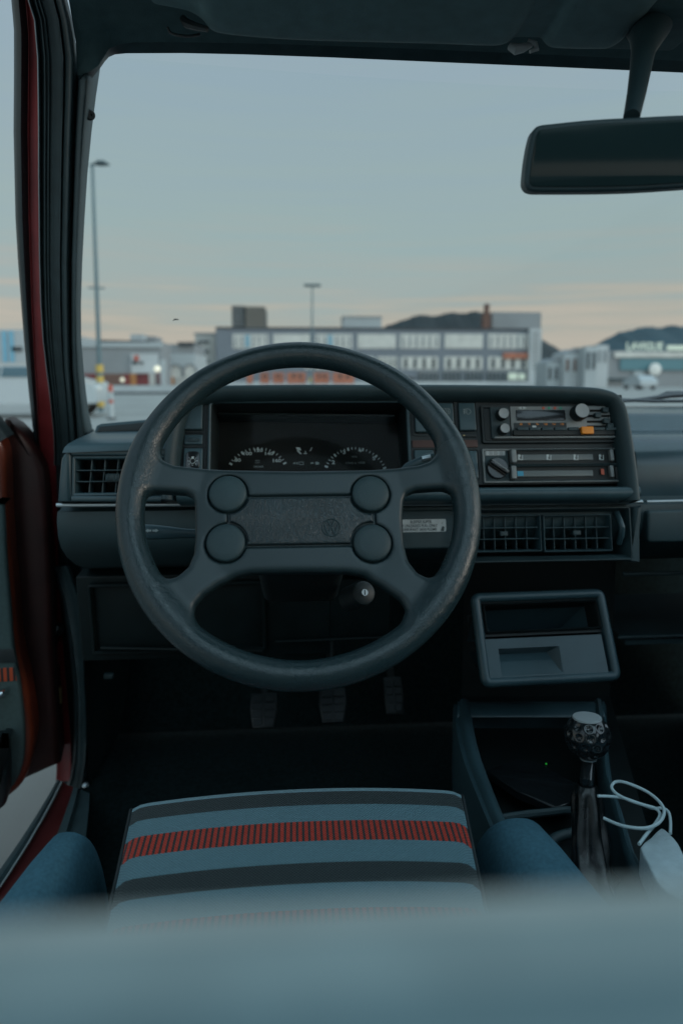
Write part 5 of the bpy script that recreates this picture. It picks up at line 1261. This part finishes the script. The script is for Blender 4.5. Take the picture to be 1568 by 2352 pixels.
# right hand side
for k, (n, lab, u0, vt, u1, Y, mm) in enumerate((('house', 'low white house just right of the stair tower', 1256, 832, 1300, 82, 'wall_white'), ('house', 'pale gabled house with a reddish wall left of the slim tower', 1296, 812, 1346, 81, 'wall_pale'), ('slim_tower', 'slim white tower with a dark window strip between hill and grey store', 1345, 796, 1371, 79, 'wall_white'), ('house', 'grey white house tucked behind the grey store', 1370, 792, 1398, 83, 'wall_pale'))):
    e = building(n, lab, u0, vt, u1, Y, 4, mm); a = at(u0, vt, Y); b = at(u1, vt, Y)
    if k in (0, 1):
        m = MB(); h = (b.x-a.x)*.22; m.add([V((a.x, Y, a.z)), V((b.x, Y, a.z)), V(((a.x+b.x)/2, Y, a.z+h)), V((a.x, Y+4, a.z)), V((b.x, Y+4, a.z)), V(((a.x+b.x)/2, Y+4, a.z+h))], [(0, 1, 2), (0, 2, 5, 3), (1, 4, 5, 2), (3, 5, 4)]); put(m, 'roof', ('wall_shop', 'sign_red')[0], e)
    for j in range(3 if k < 2 else 2):
        uu = u0+(u1-u0)*(j+.3)/(3 if k < 2 else 2); m = MB(); box_px(m, uu, vt+12, uu+6, vt+(52 if k == 2 else 40), Y-.1, .08); put(m, 'window', ('pane_dark', 'brick', 'pane_dark', 'wall_shop')[k], e)
YR = 85
e = building('department_store', 'large grey store with a bright rooftop name sign and a round white emblem at right', 1393, 806, 1760, YR, 4, 'wall_shop')
m = MB(); box_px(m, 1412, 808, 1760, 821, YR-.3, .28); put(m, 'fascia', 'blinds', e)
m = MB(); box_px(m, 1425, 824, 1740, 850, YR-.25, .2); put(m, 'window', 'teal_poster', e)
m = MB(); box_px(m, 1455, 852, 1478, 872, YR-.25, .2); put(m, 'window', 'wall_white', e)
m = MB(); a = at(1503, 848, YR-.6); m.lathe([(.78, 0), (.78, .15), (.7, .2), (0, .2)], Matrix(((1, 0, 0, a.x), (0, 0, -1, a.y), (0, 1, 0, a.z), (0, 0, 0, 1))), 24); put(m, 'round_sign', 'sign_round', e)
m = MB(); a = at(1480, 796, YR+1); m.text('LAVIGUE', 1.35, Matrix(((1, 0, 0, a.x), (0, 0, -1, a.y), (0, 1, 0, a.z), (0, 0, 0, 1))), 0, off=.03, sx=.92)
for x_ in range(-3, 4): m.box(a.x+x_*.75-.03, a.y+.02, a.z-1.2, a.x+x_*.75+.03, a.y+.1, a.z+.4, 1)
put(m, 'name_sign', ['sign_light', 'steel_dark'], e)
m = MB(); box_px(m, 1533, 793, 1640, 804, YR-.4, .3); put(m, 'lit_sign', 'sign_light', e)
m = MB(); box_px(m, 1393, 868, 1470, 874, YR-.5, .5); put(m, 'canopy', 'steel_dark', e)
# orange shop banners glimpsed over the dash, through the wheel
for k, (u0, u1) in enumerate(((566, 580), (597, 618), (626, 652), (659, 702), (720, 756), (764, 813))):
    m = MB(); Yb = 100; box_px(m, u0, 855, u1, 881, Yb, .3, 0)
    if u1-u0 > 20: box_px(m, u0+(u1-u0)*.3, 859, u0+(u1-u0)*.42, 868, Yb-.1, .08, 1); box_px(m, u0+(u1-u0)*.62, 861, u0+(u1-u0)*.8, 867, Yb-.1, .08, 1)
    for q in (u0+1, u1-2): box_px(m, q, 880, q+1, 0, Yb+.1, .1, 2, True)
    tag(m.build('banner', ['sign_orange', 'pane_dark', 'steel']), ['narrow orange banner, leftmost of the row seen through the wheel', 'small orange banner second from left in the row through the wheel', 'orange banner third from left in the row through the wheel', 'widest orange banner in the middle of the row', 'orange banner right of the small yellow panel', 'long orange banner at the right end of the row'][k], 'banner', 'orange banners over the instrument hood')
m = MB(); box_px(m, 710, 866, 718, 878, 99, .2); box_px(m, 713, 878, 715, 0, 99.05, .1, 1, True); tag(m.build('panel', ['yellow', 'steel']), 'small yellow panel between the orange banners', 'sign panel')
m = MB(); box_px(m, 520, 876, 1250, 886, 108, .4); tag(m.build('railing_wall', 'wall_pale'), 'pale low wall running in front of the grey office block', 'wall')
# hills
def hill(name, pts, Y, depth, m_):
    m = MB(); top = [at(u, v+random.uniform(-1.3, 1.3)*(0 if k_ == 0 else 1), Y) for k_, (u, v) in enumerate(spline(pts, 10))]; rows = [[V((p.x, Y-depth*.8, -1)) for p in top], [V((p.x, Y-depth*.4, p.z*.55)) for p in top], top, [V((p.x, Y+depth, -1)) for p in top]]
    m.loft(rows[::-1] if False else rows); o = m.build(name, m_, sharp=90); o['kind'] = 'structure'; return o
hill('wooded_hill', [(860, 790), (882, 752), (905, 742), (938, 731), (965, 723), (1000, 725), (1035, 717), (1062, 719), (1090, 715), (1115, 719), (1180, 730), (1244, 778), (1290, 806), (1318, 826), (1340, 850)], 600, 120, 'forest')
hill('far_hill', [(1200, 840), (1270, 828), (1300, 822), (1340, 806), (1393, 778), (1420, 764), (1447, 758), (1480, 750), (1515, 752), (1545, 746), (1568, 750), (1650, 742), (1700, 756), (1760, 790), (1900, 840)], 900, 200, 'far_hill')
# ---------------------------------------------------------------- street furniture
YL = gl_(944)
e = thing('street_lamp', 'tall grey street lamp with yellow banded base seen past the left pillar', 'street lamp', V((at(232, 944, YL).x, YL, 0)))
b = at(232, 944, YL); t = at(212, 378, YL); b = V((b.x, YL, 0)); m = MB()
m.tube([b, b.lerp(t, .3), b.lerp(t, .6), t], [.085, .072, .06, .045], 12); put(m, 'pole', 'steel', e)
m = MB(); a1 = at(206, 380, YL); a2 = at(222, 374, YL); a3 = at(252, 378, YL); m.tube([a1, at(212, 377, YL), a2], [.03, .035, .03], 8); m.tube([at(216, 376, YL), at(226, 374, YL), at(238, 374, YL), a3], [.03, .085, .085, .02], 10, sx=1.5); put(m, 'lamp_head', 'steel_dark', e)
m = MB(); m.tube([at(202, 660, YL), at(240, 661, YL)], [.025, .025], 8); put(m, 'bracket', 'steel', e)
for v0, v1 in ((832, 850), (859, 878), (886, 904), (913, 931)): p, q = b.lerp(t, (944-v1)/566), b.lerp(t, (944-v0)/566); m = MB(); m.tube([p, q], [.118, .118], 14); put(m, 'yellow_band', 'yellow', e)
for v0, v1 in ((850, 859), (878, 886), (904, 913)): p, q = b.lerp(t, (944-v1)/566), b.lerp(t, (944-v0)/566); m = MB(); m.tube([p, q], [.112, .112], 14); put(m, 'grey_band', 'steel', e)
YB = gl_(961); c = V((at(256, 961, YB).x, YB, 0)); hb = at(253, 887, YB).z
e = thing('bollard', 'white plastic bollard with red bands standing by the street lamp', 'bollard', c); m = MB()
for z0, z1, mi in ((0, .50, 0), (.50, .60, 1), (.60, .84, 0), (.84, 1.0, 1)): m.tube([c+V((0, 0, z0*hb)), c+V((0, 0, z1*hb-.002))], [.062, .062], 14, mi=mi)
m.tube([c+V((0, 0, hb)), c+V((0, 0, hb+.04))], [.062, .03], 14, mi=1); put(m, 'post', ['white_paint', 'sign_red'], e); m = MB(); m.tube([c, c+V((0, 0, .05))], [.12, .10], 14); put(m, 'base', 'tyre', e)
Y2 = 62; b = V((at(716, 880, Y2).x, Y2, 0)); t = at(717, 656, Y2); e = thing('street_lamp', 'distant double headed street lamp in front of the office block', 'street lamp', b)
m = MB(); m.tube([b, t], [.10, .065], 10); put(m, 'pole', 'steel', e); m = MB(); m.tube([at(698, 655, Y2), at(736, 655, Y2)], [.12, .12], 8, sx=1.6); put(m, 'lamp_head', 'steel_dark', e)
Y3 = 58; b = V((at(375, 900, Y3).x, Y3, 0)); e = thing('post', 'white square post by the kerb in front of the shop', 'post', b); m = MB(); m.box(b.x-.2, Y3, 0, b.x+.2, Y3+.35, at(375, 826, Y3).z); put(m, 'shaft', 'wall_white', e); m = MB(); m.box(b.x-.26, Y3-.05, 0, b.x+.26, Y3+.4, .3); put(m, 'foot', 'concrete', e)
for k, (u, v, rr_, Yq, lab) in enumerate(((361, 847, .26, 56, 'small lit lamp on a short pole in front of the shop'), (281, 872, .16, 57, 'dim small lit lamp before the red shopfront'))):
    p = at(u, v, Yq); e = thing('lamp', lab, 'lamp', V((p.x, Yq, 0))); m = MB(); m.lathe([(rr_*math.cos(R(a)), rr_*math.sin(R(a))) for a in range(-90, 91, 15)], T(p), 16); put(m, 'bulb', 'lamp_lit', e); m = MB(); m.tube([V((p.x, Yq, 0)), p+V((0, 0, -rr_*.9))], [.05, .05], 8); put(m, 'pole', 'steel', e)
YK = gl_(904); m = MB(); a = at(236, 890, YK); b = at(640, 890, YK); h_ = at(300, 885, YK).z
m.loft([[V((x, YK-.25, 0)), V((x, YK-.22, .12)), V((x, YK-.08, h_)), V((x, YK+.12, h_)), V((x, YK+.25, 0))] for x in np.linspace(-22, b.x, 30)][::-1]); m.box(-22, YK-.27, 0, b.x, YK-.2, .16, 1)
tag(m.build('barrier', ['concrete', 'concrete_dark'], sharp=30), 'low concrete barrier edging the car park in front of the shop', 'barrier')
# parked cars
def small_car(name, label, xf, Yc, L_, Hh, flip=1, group=None):
    e = thing(name, label, 'car', V((xf-flip*L_/2, Yc+.85, 0)), group)
    def X_(t): return xf-flip*t*L_
    pr = [(0, .30), (0, .55), (.02, .64), (.22, .74), (.26, .76), (.40, 1.0), (.48, 1.0), (.78, .98), (.90, .78), (.985, .70), (1, .5), (1, .28)]
    m = MB(); rows = []
    for y, k in ((0, .92), (.06, 1), (.85, 1.0), (1.64, 1), (1.7, .92)):
        rows.append([V((X_(t), Yc+y+(.16 if (h > .78 and y < .5) else -.16 if (h > .78 and y > 1) else 0), h*Hh*(k if h < .6 else 1))) for t, h in pr])
    m.loft(rows if flip < 0 else rows[::-1]); m.add(rows[0], [tuple(range(len(pr)))]); m.add(rows[-1], [tuple(range(len(pr)))]); put(m, 'body', 'white_paint', e)
    for a in ([(.285, .775), (.40, .96), (.545, .96), (.545, .775)], [(.56, .775), (.56, .96), (.76, .95), (.86, .775)]):
        m = MB(); q = [V((X_(t), Yc-.03+(.14 if h > .8 else 0), h*Hh)) for t, h in a]; m.add(q+[p+V((0, .05, 0)) for p in q], [(0, 1, 2, 3), (7, 6, 5, 4), (0, 4, 5, 1), (1, 5, 6, 2), (2, 6, 7, 3), (3, 7, 4, 0)]); put(m, 'side_window', 'car_glass', e)
    m = MB(); q = [V((X_(t), y, h*Hh)) for t, h, y in ((.265, .77, Yc+.2), (.265, .77, Yc+1.5), (.395, .985, Yc+1.4), (.395, .985, Yc+.3))]; q = [p+V((flip*.03, 0, .02)) for p in q]; m.add(q, [(0, 1, 2, 3)]); put(m, 'windscreen', 'car_glass', e)
    for t in (.17, .81):
        for yy in (Yc-.02, Yc+1.52):
            m = MB(); M_ = Matrix(((1, 0, 0, X_(t)), (0, 0, -1, yy+.2), (0, 1, 0, .31), (0, 0, 0, 1))); m.lathe([(.31, 0), (.31, .18), (.28, .2), (.2, .2)], M_, 24, 0); m.lathe([(.2, .2), (.16, .17), (0, .17)], M_, 24, 1); put(m, 'wheel', ['tyre', 'satin'], e)
    m = MB(); m.box(X_(.0)-.05, Yc+.15, .57*Hh*.92, X_(0)+.03, Yc+.5, .64*Hh*.92, bev=.02); put(m, 'headlight', 'sign_round', e)
    return e
Yc = gl_(957); small_car('parked_car', 'large white car parked close by, seen through the open door', at(222, 940, Yc).x, Yc, 4.5, 1.43)
Yc = gl_(915); small_car('parked_car', 'small white car parked behind the street lamp', at(230, 900, Yc).x, Yc, 3.9, 1.42)
Yc = 66; x_ = at(1479, 893, Yc).x; e = small_car('parked_car', 'white car parked nose on, far off to the right above the wiper', x_+1.9, Yc, 3.9, 1.4, 1); e.rotation_euler.z = R(88)
# ================================================================ sky, light, camera
w = bpy.data.worlds.new('World'); sc.world = w; w.use_nodes = True; N, L = w.node_tree.nodes, w.node_tree.links
bg = N['Background']
sky = N.new('ShaderNodeTexSky'); sky.sky_type = 'NISHITA'; sky.sun_disc = False
SUN_EL, SUN_ROT = R(4), R(112)
sky.sun_elevation = SUN_EL; sky.sun_rotation = SUN_ROT; sky.air_density = 1.0; sky.dust_density = 2.5; sky.ozone_density = 1.5
tcw = N.new('ShaderNodeTexCoord'); spw = N.new('ShaderNodeSeparateXYZ'); L.new(tcw.outputs['Generated'], spw.inputs[0])
mpw = N.new('ShaderNodeMapping'); mpw.inputs['Scale'].default_value = (2.2, 2.2, 46); L.new(tcw.outputs['Generated'], mpw.inputs['Vector'])
nsw = N.new('ShaderNodeTexNoise'); nsw.inputs['Scale'].default_value = 1.6; nsw.inputs['Detail'].default_value = 5; L.new(mpw.outputs[0], nsw.inputs['Vector'])
# thin dusk streaks shift the warm band up and down a little
sh = N.new('ShaderNodeMath'); sh.operation = 'MULTIPLY_ADD'; L.new(nsw.outputs['Fac'], sh.inputs[0]); sh.inputs[1].default_value = .22; sh.inputs[2].default_value = -.11
az_ = N.new('ShaderNodeMath'); az_.operation = 'ADD'; L.new(spw.outputs['Z'], az_.inputs[0]); L.new(sh.outputs[0], az_.inputs[1])
rw = N.new('ShaderNodeValToRGB'); el = rw.color_ramp.elements; K_ = 1.0
stops = [(0, (0.546, 0.507, 0.441)), (0.055, (0.558, 0.512, 0.446)), (0.085, (0.499, 0.483, 0.429)), (0.12, (0.407, 0.463, 0.452)), (0.2, (0.362, 0.469, 0.478)), (0.4, (0.333, 0.446, 0.512)), (0.55, (0.339, 0.452, 0.545)), (1, (0.437, 0.646, 0.76))]
el[0].position = 0; el[0].color = (*stops[0][1], 1); el[1].position = 1; el[1].color = (*stops[-1][1], 1)
for p_, c_ in stops[1:-1]: e_ = el.new(p_); e_.color = (*c_, 1)
L.new(az_.outputs[0], rw.inputs[0])
sc_ = N.new('ShaderNodeVectorMath'); sc_.operation = 'SCALE'; sc_.inputs['Scale'].default_value = 1/.12; L.new(rw.outputs[0], sc_.inputs[0])
# the afterglow: the sky is brighter and warmer behind the car, on the sunset side
az0 = V((math.sin(R(135)), math.cos(R(135)), .25)).normalized()
dt = N.new('ShaderNodeVectorMath'); dt.operation = 'DOT_PRODUCT'; L.new(tcw.outputs['Generated'], dt.inputs[0]); dt.inputs[1].default_value = az0
gr = N.new('ShaderNodeMapRange'); gr.interpolation_type = 'SMOOTHSTEP'; gr.inputs['From Min'].default_value = -.25; gr.inputs['From Max'].default_value = 1; gr.inputs['To Min'].default_value = 1; gr.inputs['To Max'].default_value = 3.2; L.new(dt.outputs['Value'], gr.inputs['Value'])
sc2 = N.new('ShaderNodeVectorMath'); sc2.operation = 'SCALE'; L.new(sc_.outputs[0], sc2.inputs[0]); L.new(gr.outputs[0], sc2.inputs['Scale']); sc_ = sc2
mw = N.new('ShaderNodeMixRGB'); mw.inputs[0].default_value = .12; L.new(sc_.outputs[0], mw.inputs[1]); L.new(sky.outputs[0], mw.inputs[2])
L.new(mw.outputs[0], bg.inputs[0]); bg.inputs[1].default_value = .12
sun = bpy.data.lights.new('sun', 'SUN'); sun.energy = .5; sun.angle = R(12); sun.color = (1, .88, .76)
so_ = bpy.data.objects.new('sun', sun); COL.objects.link(so_); so_.location = (30, -30, 40)
sd = V((math.sin(SUN_ROT)*math.cos(SUN_EL+R(10)), math.cos(SUN_ROT)*math.cos(SUN_EL+R(10)), math.sin(SUN_EL+R(10))))
so_.rotation_euler = sd.to_track_quat('Z', 'Y').to_euler()
cam = bpy.data.cameras.new('camera'); co = bpy.data.objects.new('camera', cam); COL.objects.link(co); sc.camera = co
co.matrix_world = Matrix(((rt.x, up.x, -fw.x, 0), (rt.y, up.y, -fw.y, 0), (rt.z, up.z, -fw.z, CAM.z), (0, 0, 0, 1)))
cam.sensor_fit = 'HORIZONTAL'; cam.sensor_width = 24; cam.lens = 24; cam.shift_y = -(1176-VC)/1568; cam.clip_start = .01; cam.clip_end = 6000
cam.dof.use_dof = True; cam.dof.focus_distance = .80; cam.dof.aperture_fstop = 3.6; cam.dof.aperture_blades = 0
sc.render.resolution_x, sc.render.resolution_y = 682, 1024
vs_ = sc.view_settings; vs_.view_transform = 'Standard'; vs_.look = 'None'; vs_.exposure = 0; vs_.gamma = 1; vs_.use_curve_mapping = False
sc.render.engine = 'CYCLES'; sc.cycles.use_denoising = True; sc.cycles.max_bounces = 8; sc.cycles.diffuse_bounces = 4; sc.cycles.transparent_max_bounces = 8; sc.cycles.sample_clamp_indirect = 4; sc.cycles.caustics_reflective = False
